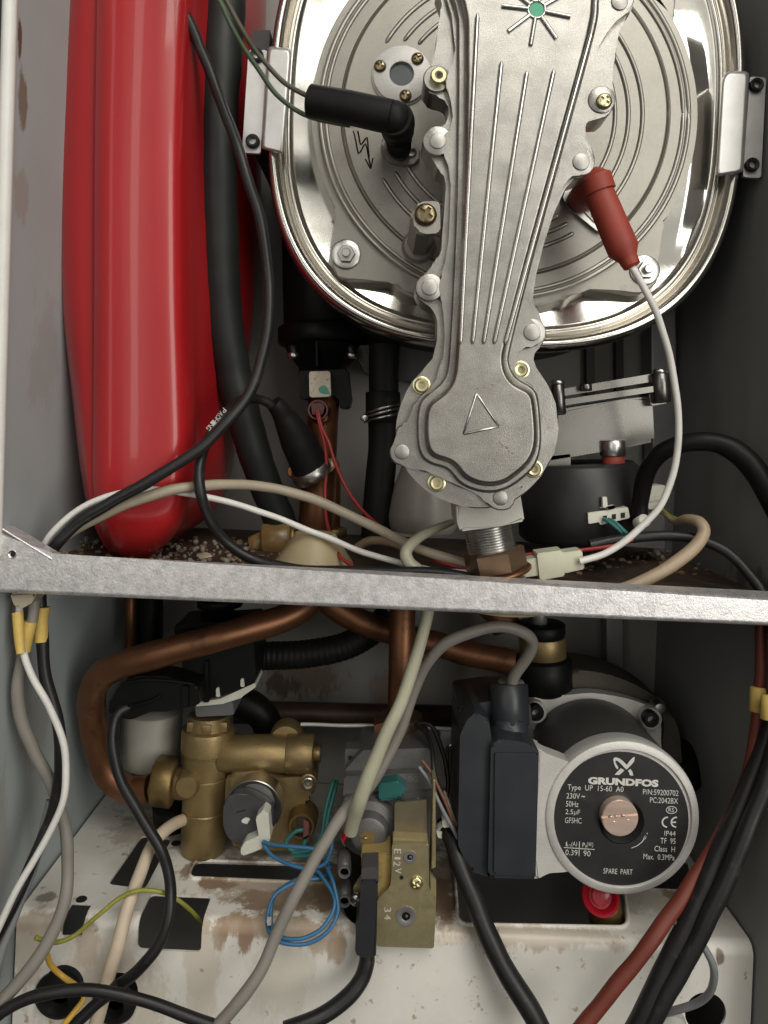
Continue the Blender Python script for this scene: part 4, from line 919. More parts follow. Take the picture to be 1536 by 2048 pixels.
# ================================================================ diverter valve
dv = T('diverter_valve', UZ(412, 1702, TZ), 'dull brass diverter valve body standing on the tray at left', 'valve')
yv = 119
def vl(name, cx, ytop, segs, mat, par, seg=44):
    """vertical turned body: segs [(py, r_px)]"""
    o = U(cx, ytop, yv)
    prof = []
    for py, r in segs: prof.append((L(r, yv), (o - U(cx, py, yv)).length))
    return mk(name, lathe_bm(o, -UP, [(0, 0)] + prof + [(0, prof[-1][1])], seg, False), mat, par, sharp=30)
vl('body', 418, 1428, [(1428, 38), (1432, 41), (1452, 42), (1455, 50), (1462, 52), (1497, 52), (1499, 50), (1501, 50), (1503, 47), (1545, 46), (1547, 44), (1549, 46), (1612, 45), (1614, 43.5), (1616, 45), (1690, 44), (1699, 42)], BRASS, dv)
for a0 in (-.7, .1, .9):
    p = U(418, 1441, yv) + Vector((math.sin(a0), -math.cos(a0), 0)) * L(41, yv)
    bm = bmesh.new(); boxb(bm, p.x - .0035, p.x + .0035, p.y - .001, p.y + .003, p.z - .004, p.z + .003); bevel_all(bm, .0006); mk('clip_tooth', bm, BRASS, dv)
cyl('side_arm', (440, 1506, 116), (578, 1507, 116), 36, BRASS, dv, seg=40)
cyl('side_arm_sleeve', (574, 1507, 116), (628, 1508, 116), 38, BRASS, dv, seg=40)
hexn('end_plug', (622, 1507, 116), (642, 1507, 116), 17, BRASS, dv)
lathe('top_knob', (572, 1480, 122), [(34, -10), (34, 0), (30, 3), (10, 4), (0, 4)], BRASS, dv)
plate('flow_block', fil([(452, 1552), (520, 1540), (560, 1556), (628, 1552), (630, 1588), (610, 1594), (612, 1690), (580, 1702), (470, 1700), (448, 1640)], 8), 108, 34, BRASS, dv, bev=2.5)
plate('cast_web', fil([(460, 1546), (525, 1541), (548, 1572), (540, 1600), (462, 1600)], 10), 101, 12, BRASS, dv, bev=3)
lathe('cover_screw_boss', (617, 1564, 104), [(17, -8), (17, 1), (14, 1.8), (0, 1.8)], BRASS, dv); screw('socket', 617, 1564, 12, 102, STEEL, dv)
cyl('union', (384, 1568, 116), (345, 1566, 116), 30, BRASS, dv)
cyl('union_nut', (352, 1564, 116), (308, 1560, 116), 48, BRASSD, dv, seg=6, bev=1.5)
lathe('boss', (373, 1574, 98), [(26, -10), (24, -2), (23, 0), (20, 1.4), (0, 1.6)], BRASS, dv)
cyl('foot', (340, 1606, 140), (342, 1650, 150), 34, BLACKR, dv)
bm = bmesh.new()
for i, ch in enumerate('F-4.33'): pass
bm.free()
# actuator on top of the diverter
ac = T('valve_actuator', U(430, 1420, 110), 'black plastic actuator head with white rim clipped on the brass valve', 'actuator')
plate('head', fil([(362, 1262), (505, 1250), (512, 1350), (508, 1372), (380, 1408), (366, 1396)], 8), 104, 50, BLACK, ac, bev=2)
plate('head_cap', fil([(345, 1250), (420, 1243), (470, 1250), (470, 1275), (352, 1280)], 12), 110, 40, BLACK, ac, bev=2)
plate('white_rim', fil([(384, 1406), (440, 1398), (510, 1366), (512, 1374), (486, 1392), (482, 1396), (445, 1408), (392, 1413)], 2), 103.2, 30, NYLONW, ac, bev=.4)
plate('grey_clip', fil([(390, 1410), (466, 1402), (468, 1430), (392, 1434)], 3), 106, 34, M('grey_plastic', (.12, .12, .125), 0, .45), ac, bev=1)
for x, y, h in ((432, 1376, 18), (481, 1358, 16)): plate('white_latch', fil([(x, y), (x + 6, y - 1), (x + 8, y + h), (x, y + h)], 2), 102.6, 4, NYLONW, ac, bev=.4)
plate('upright_rib', fil([(411, 1322), (416, 1322), (418, 1405), (406, 1405), (408, 1385)], 2), 100, 6, BLACK, ac, bev=.6)
pg = T('actuator_plug', U(300, 1420, 95), 'black plug with bent sleeve pushed into the valve actuator from the left', 'plug')
plate('plug_body', fil([(238, 1372), (262, 1352), (330, 1352), (378, 1366), (398, 1372), (400, 1410), (340, 1422), (300, 1424), (262, 1440), (222, 1432), (214, 1412)], 8), 82, 22, BLACK, pg, bev=2.4)
plate('plug_ridge', fil([(364, 1374), (376, 1372), (376, 1414), (364, 1416)], 2), 79, 8, BLACK, pg, bev=.8)
tube('wrinkle', [(250, 1366, 80), (290, 1360, 79), (340, 1362, 79), (388, 1368, 80)], 2.5, BLACK, pg); tube('wrinkle', [(256, 1412, 80), (280, 1408, 79), (310, 1398, 79), (322, 1388, 80)], 2.2, BLACK, pg)
tube('actuator_cable', [(262, 1412, 86), (240, 1424, 82), (228, 1455, 76), (226, 1500, 70), (240, 1555, 66), (275, 1620, 62), (318, 1690, 56), (338, 1750, 44), (340, 1815, 32), (322, 1880, 26), (282, 1935, 24), (238, 1970, 30), (226, 1990, 36)], 11, BCABLE, seg=16,
     label='black cable from the actuator plug bowing down over the tray to the grommet', cat='cable')
# flow motor / microswitch disc
mo = T('flow_sensor_cap', U(500, 1690, 90), 'round silver cup with dark grey lower disc and two pale spade connectors', 'sensor')
mk('silver_cup', lathe_bm(U(508, 1612, 92), FRONT, [(L(57, 92), -.010), (L(57, 92), .004), (L(55.5, 92), .0045), (L(54, 92), .004), (L(53, 92), 0), (L(48, 92), -.001), (L(40, 92), -.0035), (0, -.0035)], 48), STEEL, mo)
plate('dark_disc', smo([(450, 1602), (470, 1588), (500, 1590), (538, 1612), (545, 1640), (538, 1672), (512, 1690), (478, 1692), (452, 1672), (446, 1640)], 3), 86, 9, M('charcoal_disc', (.055, .055, .058), 0, .45), mo, bev=1.2)
plate('white_symbol', smo([(484, 1640), (492, 1635), (500, 1638), (497, 1643), (494, 1648), (484, 1645)], 2), 85.8, .4, INK, mo, bev=0)
plate('dark_mark', [(472, 1624), (492, 1619), (492, 1621), (474, 1626)], 85.8, .3, DARKHOLE, mo, bev=0)
for q, lab in (([(511, 1636), (526, 1620), (537, 1628), (541, 1680), (531, 1688), (520, 1684)], 'spade_connector'), ([(480, 1700), (490, 1684), (518, 1672), (526, 1696), (508, 1704), (484, 1712)], 'spade_connector')):
    plate(lab, fil(q, 3), 76, 12, NYLONW, mo, bev=.8)
# pressure switch
ps = T('paddle_switch', U(605, 1700, 100), 'small dark brown two pin socket at the right end of the brass valve', 'switch')
lathe('socket_body', (604, 1648, 100), [(30, -14), (28, 2), (25, 4), (21, 4), (20, 0), (0, 0)], BRASSD, ps)
plate('socket_insert', fil([(594, 1628), (612, 1630), (616, 1668), (596, 1668)], 4), 97, 6, M('socket_dark', (.05, .03, .028), 0, .5), ps, bev=.6)
plate('pink_tab', fil([(607, 1640), (618, 1645), (618, 1688), (606, 1684)], 3), 96, 4, M('dusty_pink', (.20, .08, .075), 0, .5), ps, bev=.5)
for q, lab in (([(612, 1680, 94), (600, 1700, 92), (580, 1698, 92), (572, 1682, 94), (590, 1664, 95), (606, 1660, 96)], 'teal wire curling round the brown socket'),
               ([(585, 1706, 90), (620, 1700, 88), (642, 1672, 90), (652, 1620, 96), (664, 1572, 104), (668, 1560, 108)], 'teal wire rising from the socket beside the sheet metal plate'),
               ([(590, 1712, 88), (626, 1708, 86), (650, 1680, 88), (658, 1626, 94), (670, 1580, 104), (673, 1562, 110)], 'second teal wire rising between the socket and the gas valve')):
    tube('teal_wire', q, 4.2, TEALW, label=lab, cat='wire', group='teal wires by the gas valve')
# blue wires
tube('blue_wire', [(526, 1684, 74), (545, 1690, 70), (590, 1694, 66), (630, 1700, 64), (655, 1722, 62), (658, 1745, 60), (640, 1756, 56), (590, 1764, 50), (550, 1790, 44), (535, 1830, 36), (541, 1868, 32), (570, 1886, 30), (615, 1886, 30), (656, 1862, 32), (676, 1820, 38), (668, 1770, 46), (655, 1735, 56)], 3.9, BLUEW, label='blue wire coiled in a wide loop, from the upper spade connector', cat='wire', group='blue wires')
tube('blue_wire', [(528, 1692, 72), (548, 1714, 66), (590, 1732, 60), (620, 1736, 58), (650, 1728, 58), (664, 1690, 62), (662, 1660, 70)], 3.9, BLUEW, label='blue wire running low under its twin to the gas valve', cat='wire', group='blue wires')
tube('blue_wire', [(660, 1730, 60), (648, 1752, 58), (600, 1756, 54), (555, 1784, 47), (541, 1822, 38), (546, 1862, 33), (573, 1877, 31), (612, 1874, 31), (650, 1850, 34), (670, 1800, 42), (640, 1748, 54), (632, 1742, 56)], 3.9, BLUEW, label='inner blue wire of the coiled loop in front of the tray', cat='wire', group='blue wires')
plate('blue_tape', fil([(533, 1842), (541, 1842), (543, 1850), (535, 1852)], 1), 30, 4, INK, None, bev=.3, label='tiny white tape on the left of the blue wire loop', cat='tape')

# ================================================================ gas valve
gv = T('gas_valve', U(770, 1760, 100), 'grey cast gas valve with brass union, teal cap and round regulator', 'gas valve')
pl = T('mounting_plate', U(660, 1740, 130), 'grey sheet metal mounting plate with bright top edge behind the gas valve', 'plate')
po = plate('sheet', fil([(602, 1446), (905, 1452), (912, 1560), (905, 1700), (640, 1700), (640, 1560)], 3), 122, 3, SHEET, pl, bev=.4)
cut(po, [pcut(fil([(672, 1488), (678, 1472), (686, 1474), (680, 1494), (668, 1508), (662, 1504)], 3), 118, 10)])
tube('bright_flange', [(602, 1449, 120), (700, 1450, 120), (800, 1453, 120), (905, 1458, 120)], 3.6, PUMPA, pl)
plate('right_ear', fil([(880, 1466), (918, 1460), (920, 1562), (900, 1570), (884, 1550)], 6), 116, 5, PUMPA, pl, bev=1)
tube('wire_bail', [(893, 1545, 110), (896, 1500, 106), (906, 1490, 105), (914, 1500, 106), (916, 1545, 110)], 4, STEEL, pl)
plate('small_tab', fil([(690, 1498), (726, 1497), (727, 1545), (690, 1545)], 3), 84.0, 12, VALVE, gv, bev=.8)
lathe('tab_hole', (701, 1516, 84.0), [(0, .2), (5, .2), (5, -.5)], DARKHOLE, gv)
plate('upper_body', fil([(726, 1500), (862, 1496), (866, 1548), (688, 1552), (690, 1540)], 5), 76.0, 40, VALVE, gv, bev=1.6)
plate('mid_body', fil([(688, 1553), (868, 1545), (874, 1588), (686, 1596)], 5), 68.0, 45, VALVE, gv, bev=1.4)
plate('lower_body', fil([(686, 1594), (872, 1582), (874, 1690), (780, 1712), (700, 1704), (682, 1660)], 10), 64.0, 48, VALVE, gv, bev=2)
text('cast_mark', 'BG', 826, 1558, 18, 11, 67.6, SHEET, gv)
plate('mark_frame', fil([(812, 1550), (842, 1549), (842, 1567), (812, 1568)], 2), 67.8, 1, VALVE, gv, bev=.2)
plate('round_pad', fil([(788, 1602), (836, 1594), (850, 1602), (852, 1650), (790, 1660)], 12), 61.5, 4, VALVE, gv, bev=1)
lathe('dark_port', (806, 1611, 61.2), [(0, .4), (11, .4), (11.5, -.2)], DARKHOLE, gv)
lathe('port_screw', (826, 1608, 61.2), [(0, .6), (7, .6), (8, -.2)], VALVE, gv)
lathe('regulator', (738, 1650, 64.0), [(62, -8), (60, 2), (55, 5), (40, 6.5), (38, 10), (34, 13), (28, 14), (0, 14)], VALVE, gv, seg=48)
lathe('adjuster_ring', (737, 1672, 52.0), [(20, -6), (20, 1), (17, 1.8), (16, 1)], STEEL, gv)
b_ = lathe('brass_screw', (735, 1674, 51.0), [(0, 1.2), (15, 1.2), (16, .4), (16, -3)], BRASS, gv)
tube('screw_slot', [(721, 1675, 49.6), (735, 1675, 49.6), (749, 1675.5, 73.6)], 1.6, GOLD, gv)
lathe('red_port', (697, 1676, 54.0), [(14, -8), (14, 2), (12, 2), (11, 0), (0, 0)], VALVE, gv)
plate('red_seal', smo([(683, 1672), (690, 1664), (696, 1670), (692, 1686), (685, 1684)], 3), 52.0, 2, REDCAP, gv, bev=.3)
lathe('black_port', (701, 1684, 52.0), [(0, .6), (11, .6), (11, -2)], DARKHOLE, gv)
lathe('pilot_screw', (716, 1686, 56.0), [(0, 1.4), (9, 1.4), (10, .6), (10, -6)], VALVE, gv)
plate('teal_cap', fil([(757, 1567), (796, 1562), (812, 1574), (808, 1592), (792, 1594), (790, 1600), (758, 1602)], 4), 58.0, 12, TEAL, gv, bev=1.4)
cyl('collar', (800, 1430, 116), (800, 1470, 116), 46, RUSTN, gv, seg=10)
cyl('dark_ring', (800, 1466, 116), (800, 1476, 116), 52, BRASSD, gv)
cyl('brass_nut', (808, 1476, 112), (808, 1512, 112), 36, BRASS, gv, seg=6)
plate('left_lug', fil([(748, 1450), (775, 1444), (776, 1512), (750, 1512)], 4), 104, 16, COPPERD, gv, bev=1)
for y in (1742, 1800):
    cyl('test_nipple', (688, y - 36, 60), (689, y + 2, 48), 14, VALVE, gv); lathe('nipple_mouth', (689, y, 46), [(12, 0), (12, 2), (9, 2), (8, 0), (0, 0)], SHEET, gv)
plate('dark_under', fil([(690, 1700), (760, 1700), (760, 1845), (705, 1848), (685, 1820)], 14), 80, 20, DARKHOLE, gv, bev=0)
screw('cross', 712, 1800, 13, 52, STEEL, gv, rot=.4)
plate('yellow_spring_plate', [(706, 1775), (727, 1742), (729, 1775), (707, 1798)], 56, 1, YZINC, gv, bev=0)
# coil block, plug and cable
cb_ = T('solenoid_coil', U(750, 1790, 40), 'yellowed plastic solenoid coil block on the gas valve', 'coil')
plate('coil_body', fil([(722, 1710), (782, 1706), (784, 1790), (758, 1800), (724, 1760)], 3), 38, 24, YCOIL, cb_, bev=1)
plate('coil_foot', fil([(752, 1730), (764, 1734), (764, 1754), (752, 1752)], 2), 33, 10, YCOIL, cb_, bev=.6)
plg = T('coil_plug', U(733, 1915, 28), 'slim upright black plug on the yellowed coil block', 'plug')
plate('plug_head', fil([(723, 1736), (757, 1734), (757, 1768), (722, 1768)], 3), 23, 16, M('grey_plug', (.06, .055, .055), 0, .5), plg, bev=1)
plate('plug_body', fil([(722, 1762), (756, 1762), (752, 1915), (716, 1915), (710, 1902), (712, 1845), (718, 1836)], 4), 21, 16, M('matte_black_plug', (.022, .022, .025), 0, .5), plg, bev=1.6)
tube('plug_cable', [(735, 1905, 29), (734, 1925, 28), (724, 1956, 26), (702, 1988, 22), (668, 2016, 18), (625, 2040, 14), (570, 2062, 10)], 16, BCABLE, seg=18, label='thick black cable curving out below the slim plug', cat='cable')
# yellow zinc bracket
br = T('valve_bracket', U(810, 1890, 34), 'olive yellow chromate steel bracket with stamped letters on the gas valve', 'bracket')
plate('upper_leaf', fil([(789, 1606), (853, 1600), (856, 1694), (789, 1694)], 3), 50, 2, M('dull_chromate', (.22, .19, .13), .7, .42, .2, 40), br, bev=.5)
bm = bmesh.new(); A_, B_ = U(786, 1684, 42), U(856, 1682, 42); n_ = 10
ring0 = []
rows_ = []
for k in range(n_ + 1):
    a = math.pi / 2 * k / n_; rr = .010
    rows_.append((-.010 + 0 * rr, 0))
r_o = []
for k in range(n_ + 1):
    a = math.pi / 2 * k / n_
    r_o.append((math.cos(a), math.sin(a)))
yo, zo = U(820, 1684, 42).y, U(820, 1684, 42).z
pr_ = [(.050, zo + .002)] + [(.034 + .009 * (1 - s) , zo - .009 + .009 * c + .002) for c, s in [(math.cos(math.pi / 2 * k / 8), math.sin(math.pi / 2 * k / 8)) for k in range(9)]]
pr_i = [(y + .0014, z - .0014) for y, z in pr_]
Lx, Rx = U(786, 1684, 38).x, U(857, 1684, 38).x
prism(bm, [Vector((Lx, y, z)) for y, z in pr_ + pr_i[::-1]], [Vector((Rx, y, z)) for y, z in pr_ + pr_i[::-1]])
mk('bent_shoulder', bm, YZINC, br, sharp=30)
bo_ = plate('front_leaf', fil([(784, 1690), (857, 1688), (858, 1752), (858, 1776), (872, 1806), (868, 1897), (753, 1893), (755, 1798), (780, 1776), (783, 1750)], 4), 33.5, 1.8, YZINC, br, bev=.45)
lathe('small_hole', (803, 1755, 33.4), [(0, .12), (4.2, .12), (4.3, -.2)], DARKHOLE, br)
plate('side_leaf', [(866, 1560), (871, 1560), (872, 1735), (862, 1740)], 44, 14, YZINC, br, bev=.6)
plate('back_leaf', fil([(860, 1745), (872, 1760), (874, 1810), (862, 1790)], 2), 37, 2, YZINC, br, bev=.3)
for x, y, r in ((820, 1714, 13), (812, 1832, 20)):
    lathe('grey_washer', (x, y, 33.5), [(r, -.4), (r, .5), (r * .5, .5), (r * .42, .2), (r * .42, -1)], SHEET, br)
    lathe('dimple', (x, y, 33.5), [(0, -.2), (r * .3, -.2), (r * .42, .45)], DKSTEEL, br); lathe('pin', (x + 1, y, 33.5), [(0, 1.2), (3, 1.0), (4, -.3)], STEEL, br)
screw('cross', 833, 1765, 13, 33.3, GOLD, br, rot=.2)
for s, x, y, wd, hh in (('E', 795, 1703, 14, 9), ('1', 795, 1717, 12, 4), ('2', 794, 1728, 14, 9), ('V', 796, 1742, 13, 10), ('3', 775, 1820, 14, 9), ('4', 775, 1835, 13, 9)):
    text('stamped_letter', s, x, y, hh, wd, 33.25, PUMPA, br, 0, math.radians(-90) if s not in '34' else math.radians(-88), .2)

# ================================================================ pump
pu = T('circulation_pump', U(1200, 1790, 90), 'dark grey circulating pump with silver ring and black round nameplate', 'pump')
YP = 40.
FC = (1246, 1637)
lathe('face_ring', (FC[0], FC[1], YP), [(152, -16), (155, -7), (155, -3), (153, -.9), (149, 0), (139, .2), (137.6, -.4), (137, -1.6), (0, -1.6)], PUMPA, pu, seg=96)
pc = U(FC[0], FC[1], YP)
mk('motor_can', lathe_bm(pc + Vector((0, .012, 0)), -FRONT, [(L(150, YP), 0), (L(150, YP), .062), (L(150, YP), .066)], 80), PUMPD, pu)
# ear joining the ring to the box
plate('ring_ear', fil([(1076, 1496), (1090, 1506), (1128, 1520), (1150, 1530), (1160, 1740), (1122, 1745), (1098, 1746), (1072, 1760), (1070, 1700)], 8), YP + 2, 12, PUMPA, pu, bev=1.5)
plate('box_edge', [(1074, 1496), (1083, 1500), (1076, 1758), (1068, 1758)], YP + 3, 14, PUMPA, pu, bev=.6)
# rear flange
plate('rear_flange', smo([(1052, 1404), (1080, 1394), (1135, 1390), (1185, 1386), (1250, 1396), (1296, 1412), (1318, 1428), (1322, 1480), (1310, 1560), (1180, 1680), (1060, 1560), (1044, 1440)], 3), YP + 80, 10, PUMPA, pu, bev=1.5)
plate('gasket', smo([(1056, 1400), (1080, 1391), (1135, 1385), (1185, 1381), (1250, 1390), (1304, 1410), (1326, 1432), (1326, 1480), (1310, 1560), (1180, 1670), (1060, 1560), (1050, 1440)], 3), YP + 90, 3, DKSTEEL, pu, bev=.5)
plate('volute', smo([(1060, 1400), (1090, 1378), (1130, 1345), (1180, 1342), (1250, 1360), (1320, 1400), (1350, 1440), (1362, 1500), (1350, 1600), (1180, 1650), (1080, 1500)], 3), YP + 94, 45, M('dusty_cast_iron', (.085, .075, .06), .2, .65, .3, 40, bump=.6, bs=500), pu, bev=5, seg=4)
for x, y in ((1070, 1422), (1299, 1435)):
    lathe('screw_boss', (x, y, YP + 76), [(22, -6), (22, 3), (20, 4), (0, 4)], PUMPA, pu); screw('hexsocket', x, y, 16, YP + 71, DKSTEEL, pu)
lathe('side_bolt', (1314, 1412, YP + 84), [(16, -2), (15, 3), (10, 6), (0, 7)], STEEL, pu)
cyl('outlet', (1330, 1520, 150), (1362, 1560, 150), 60, BLACK, pu)
# terminal box
plate('terminal_box', fil([(982, 1492), (998, 1478), (1048, 1484), (1078, 1500), (1071, 1758), (984, 1756), (976, 1742)], 5), YP + 1, 40, PUMPB, pu, bev=2.2)
plate('box_lid_edge', fil([(990, 1506), (1076, 1506), (1070, 1752), (988, 1748)], 4), YP - .6, 4, PUMPB, pu, bev=1.0)
plate('box_side', fil([(934, 1440), (952, 1424), (978, 1440), (985, 1492), (982, 1756), (940, 1742), (916, 1690), (920, 1470)], 6), YP + 6, 60, PUMPB, pu, bev=3)
plate('box_back', fil([(918, 1412), (985, 1402), (1060, 1402), (1070, 1500), (1060, 1700), (925, 1690)], 8), YP + 30, 50, PUMPB, pu, bev=3)
gl = hexn('cable_gland', (1016, 1366, YP + 36), (1018, 1446, YP + 30), 42, PUMPB, pu)
cyl('gland_collar', (1018, 1440, YP + 30), (1018, 1478, YP + 26), 38, PUMPB, pu)
lathe_o = cyl('gland_seal', (1022, 1362, YP + 36), (1022, 1370, YP + 36), 26, GREYC, gl)
# plug
YL = YP + 1.6
lathe('plug_recess', (1243, 1642, YL - .1), [(45, -1), (45, .5), (43, .9), (41, .5), (0, .4)], BLACK, pu)
po_ = lathe('bleed_plug', (1240, 1636, YP - 4), [(0, .6), (35, .6), (36.5, 0), (36.5, -6)], PLUGM, pu, seg=56)
bm = bmesh.new(); a_, b2_ = U(1200, 1641, YP - 8), U(1280, 1634, YP - 8)
mid = (a_ + b2_) / 2; boxb(bm, -.03, .03, 0, .0046, -.0009, .0009)
ang = math.atan2(b2_.z - a_.z, b2_.x - a_.x)
bmesh.ops.rotate(bm, verts=bm.verts, cent=(0, 0, 0), matrix=Matrix.Rotation(-ang, 3, 'Y')); bmesh.ops.translate(bm, verts=bm.verts, vec=mid); cut(po_, [bm])
for x, y, r_ in ((1222, 1634, 3.2), (1233, 1632.5, 2.6), (1247, 1631, 3.4), (1256, 1640, 2.8), (1228, 1644, 3.0)):
    b9 = bmesh.new(); bmesh.ops.create_icosphere(b9, subdivisions=2, radius=L(r_, YP - 5), matrix=Matrix.Translation(U(x, y, YP - 4.5)) @ Matrix.Diagonal((1.3, .45, .7, 1))); mk('slot_burr', b9, PLUGM, po_)
lb = lathe('nameplate', (1240, 1640, YL), [(137, -.3), (137, .15), (0, .15)], LABEL, pu, seg=96)
YT = YL - .25
def lt(s, x0, x1, yc, h, bold=-.006): text('lettering', s, (x0 + x1) / 2, yc, x1 - x0, h, YT, INK, pu, bold, 0, .06)
lt('GRUNDFOS', 1176, 1317, 1564, 14.5, .055)
lt('Type  UP  15-60  A0', 1135, 1247, 1578, 14); lt('230V', 1133, 1160, 1592, 11); lt('~', 1163, 1170, 1593, 3.5, .02); lt('50Hz', 1132, 1157, 1608, 11)
lt('2.5µF', 1131, 1160, 1625, 12); lt('GFSHC', 1130, 1163, 1641, 11)
lt('P/N:59200702', 1286, 1357, 1585, 11); lt('PC:2042BX', 1300, 1356, 1601, 11)
lt('IP44', 1329, 1351, 1667, 10); lt('TF  95', 1321, 1351, 1682, 11); lt('Class  H', 1309, 1350, 1698, 11); lt('Max.  0.3MPa', 1287, 1349, 1714, 11)
lt('SPARE  PART', 1207, 1265, 1743, 10.5)
lt('I', 1132, 1134, 1688, 8.5); lt('1/1', 1135, 1142, 1691, 5); lt('(A)', 1143, 1154, 1689, 11); lt('P', 1165, 1170, 1690, 9); lt('1', 1171, 1173, 1693, 4); lt('(W)', 1174, 1186, 1690, 11); lt('0.39', 1131, 1155, 1705, 11); lt('90', 1167, 1181, 1707, 11)
lt('RS', 1337, 1348, 1620, 8)
def stroke(pts, wd, nm='marking', closed=False):
    q = [Vector(p) for p in pts]; n = len(q); lft, rgt = [], []
    for i in range(n):
        t = (q[(i + 1) % n] - q[i - 1]).normalized() if closed else (q[min(i + 1, n - 1)] - q[max(i - 1, 0)]).normalized()
        nn = Vector((-t.y, t.x)); ww = (wd[0] + (wd[1] - wd[0]) * i / (n - 1)) / 2 if isinstance(wd, tuple) else wd / 2
        lft.append(q[i] + nn * ww); rgt.append(q[i] - nn * ww)
    bm = bmesh.new(); A = [bm.verts.new(U(v.x, v.y, YT)) for v in lft]; B = [bm.verts.new(U(v.x, v.y, YT)) for v in rgt]
    for i in range(n if closed else n - 1): bm.faces.new((A[i], A[(i + 1) % n], B[(i + 1) % n], B[i]))
    return mk(nm, bm, INK, pu, sharp=20)
stroke([(1128, 1695), (1158, 1697), (1189, 1699)], 1.4); stroke([(1159, 1683), (1158.5, 1697), (1158, 1712)], 1.4)
stroke([(1343 + 10.5 * math.cos(a), 1620 + 7 * math.sin(a)) for a in [2 * math.pi * k / 28 for k in range(28)]], 1.3, 'oval_mark', True)
for cx, mid_ in ((1335, False), (1353, True)):
    stroke([(cx + 10 * math.cos(math.radians(a)), 1644.5 + 10 * math.sin(math.radians(a))) for a in range(-84 if False else 270 - 0, 89, -13)] if False else [(cx + 10.2 * math.cos(math.radians(a)), 1644.5 + 9.8 * math.sin(math.radians(a))) for a in range(275, 84, -12)], 3.0, 'conformity_mark')
    if mid_: stroke([(1344, 1644.5), (1348, 1644.5), (1352, 1644.5)], 2.8, 'conformity_mark')
stroke([(1263, 1696), (1274, 1692), (1284, 1684), (1291, 1674), (1294, 1668)], (1.2, 2.2), 'rotation_arrow'); stroke([(1289, 1677), (1292, 1672), (1295, 1665.5)], (5, .6), 'rotation_arrow')
# emblem above the name: crossed blades
def flat(pts, nm='emblem'):
    bm = bmesh.new(); bm.faces.new([bm.verts.new(U(x, y, YT)) for x, y in pts]); mk(nm, bm, INK, pu)
flat(smo([(1228.5, 1527.5), (1226.5, 1519), (1229, 1515.2), (1234, 1515), (1242, 1519), (1250, 1526), (1253.5, 1529.5), (1258, 1523.5), (1263, 1518), (1269, 1513.5), (1268, 1523), (1262, 1530), (1256, 1536.5), (1252, 1538.5), (1246, 1532), (1240, 1526), (1234, 1521.5), (1231, 1521.5), (1231.5, 1526), (1237, 1536), (1234, 1538), (1230.5, 1533)], 2))
flat([(1241.5, 1536.5), (1249, 1540.5), (1239, 1550), (1229, 1549.5)]); flat([(1256, 1541), (1261, 1538), (1265, 1544), (1266.5, 1551.5), (1259.5, 1550.5), (1258.5, 1546)])
# air vent
av = T('air_vent', U(1090, 1380, 140), 'brass automatic air vent with black collar behind the pump gland', 'air vent')
cyl('stem', (1078, 1200, 140), (1078, 1250, 140), 16, SHEET, av); cyl('black_cap', (1082, 1246, 140), (1082, 1272, 140), 48, BLACK, av)
cyl('brass_body', (1084, 1262, 140), (1086, 1318, 140), 46, BRASS, av, seg=40, bev=1.5); cyl('black_base', (1084, 1312, 140), (1086, 1380, 140), 58, BLACK, av, seg=40, bev=2)
# red valve cap under the pump
rc = T('drain_valve', U(1200, 1850, 60), 'red plastic cap on a dark valve below the pump, in the tray cut-out', 'valve')
ax_ = Vector((-.10, -1, .55))
mk('red_cap', lathe_bm(U(1200, 1792, 62), ax_, [(L(34, 62), -.006), (L(38, 62), 0), (L(36, 62), .004), (L(30, 62), .0055), (L(26, 62), .004), (L(22, 62), .001), (0, .0005)], 40), REDCAP, rc)
mk('red_core', lathe_bm(U(1200, 1792, 62), ax_, [(L(18, 62), 0), (L(17, 62), .005), (0, .006)], 24), REDCAP, rc)
cyl('valve_body', (1204, 1800, 66), (1228, 1900, 92), 34, BRASSD, rc)

# ================================================================ cables at the bottom
tube('grey_flex', [(70, 1150, 20), (68, 1215, 16), (52, 1290, 14), (36, 1370, 14), (40, 1430, 16), (66, 1495, 20), (102, 1570, 24), (128, 1650, 26), (136, 1730, 24), (130, 1800, 20), (104, 1870, 14), (62, 1935, 8), (10, 1995, 2), (-40, 2040, -2)], 0, GREYC, seg=18,
     rlist=[11, 11, 11, 12, 12.5, 12, 12, 12, 12, 12.5, 13, 13, 13], label='thick grey flex winding down the left wall to the bottom corner', cat='cable')
tube('white_lead', [(40, 1190, 14), (38, 1240, 10), (46, 1300, 6), (68, 1360, 4), (102, 1420, 4), (124, 1475, 4), (133, 1535, 4), (128, 1595, 2), (106, 1655, 0), (68, 1720, -4), (26, 1795, -8), (-20, 1890, -12)], 7, WHITEW, seg=14, label='white lead winding down the left wall in front of the grey flex', cat='wire')
tube('left_edge_cable', [(100, 1600, 30), (82, 1680, 24), (58, 1760, 12), (24, 1850, 2), (-6, 1930, -4), (-24, 2050, -6)], 9, GREYB, seg=14, label='blue grey cable lying against the bottom of the left wall', cat='cable')
for k, (q, lab) in enumerate((([(30, 1226), (46, 1226), (46, 1288), (56, 1290), (52, 1308), (31, 1307)], 'ragged yellow sleeve on the white lead under the crossbar'),
               ([(47, 1244), (62, 1246), (58, 1294), (54, 1300), (46, 1296)], 'torn yellow sleeve on the grey flex between two other sleeves'),
               ([(81, 1215), (104, 1218), (95, 1236), (94, 1278), (72, 1281), (74, 1240)], 'wide yellow sleeve on the black cable below the crossbar'))):
    cxs = [((34, 1225, 8), (38, 1265, 6), (44, 1306, 4)), ((60, 1244, 14), (54, 1270, 13), (49, 1302, 13)), ((85, 1214, 22), (83, 1245, 21), (83, 1282, 21))][k]
    tube('yellow_sleeve', cxs, 0, YSLV, seg=16, rlist=[(11, 10, 9), (13, 13, 13), (15, 13, 13.5)][k], label=lab, cat='cable sleeve', group='yellow sleeves')
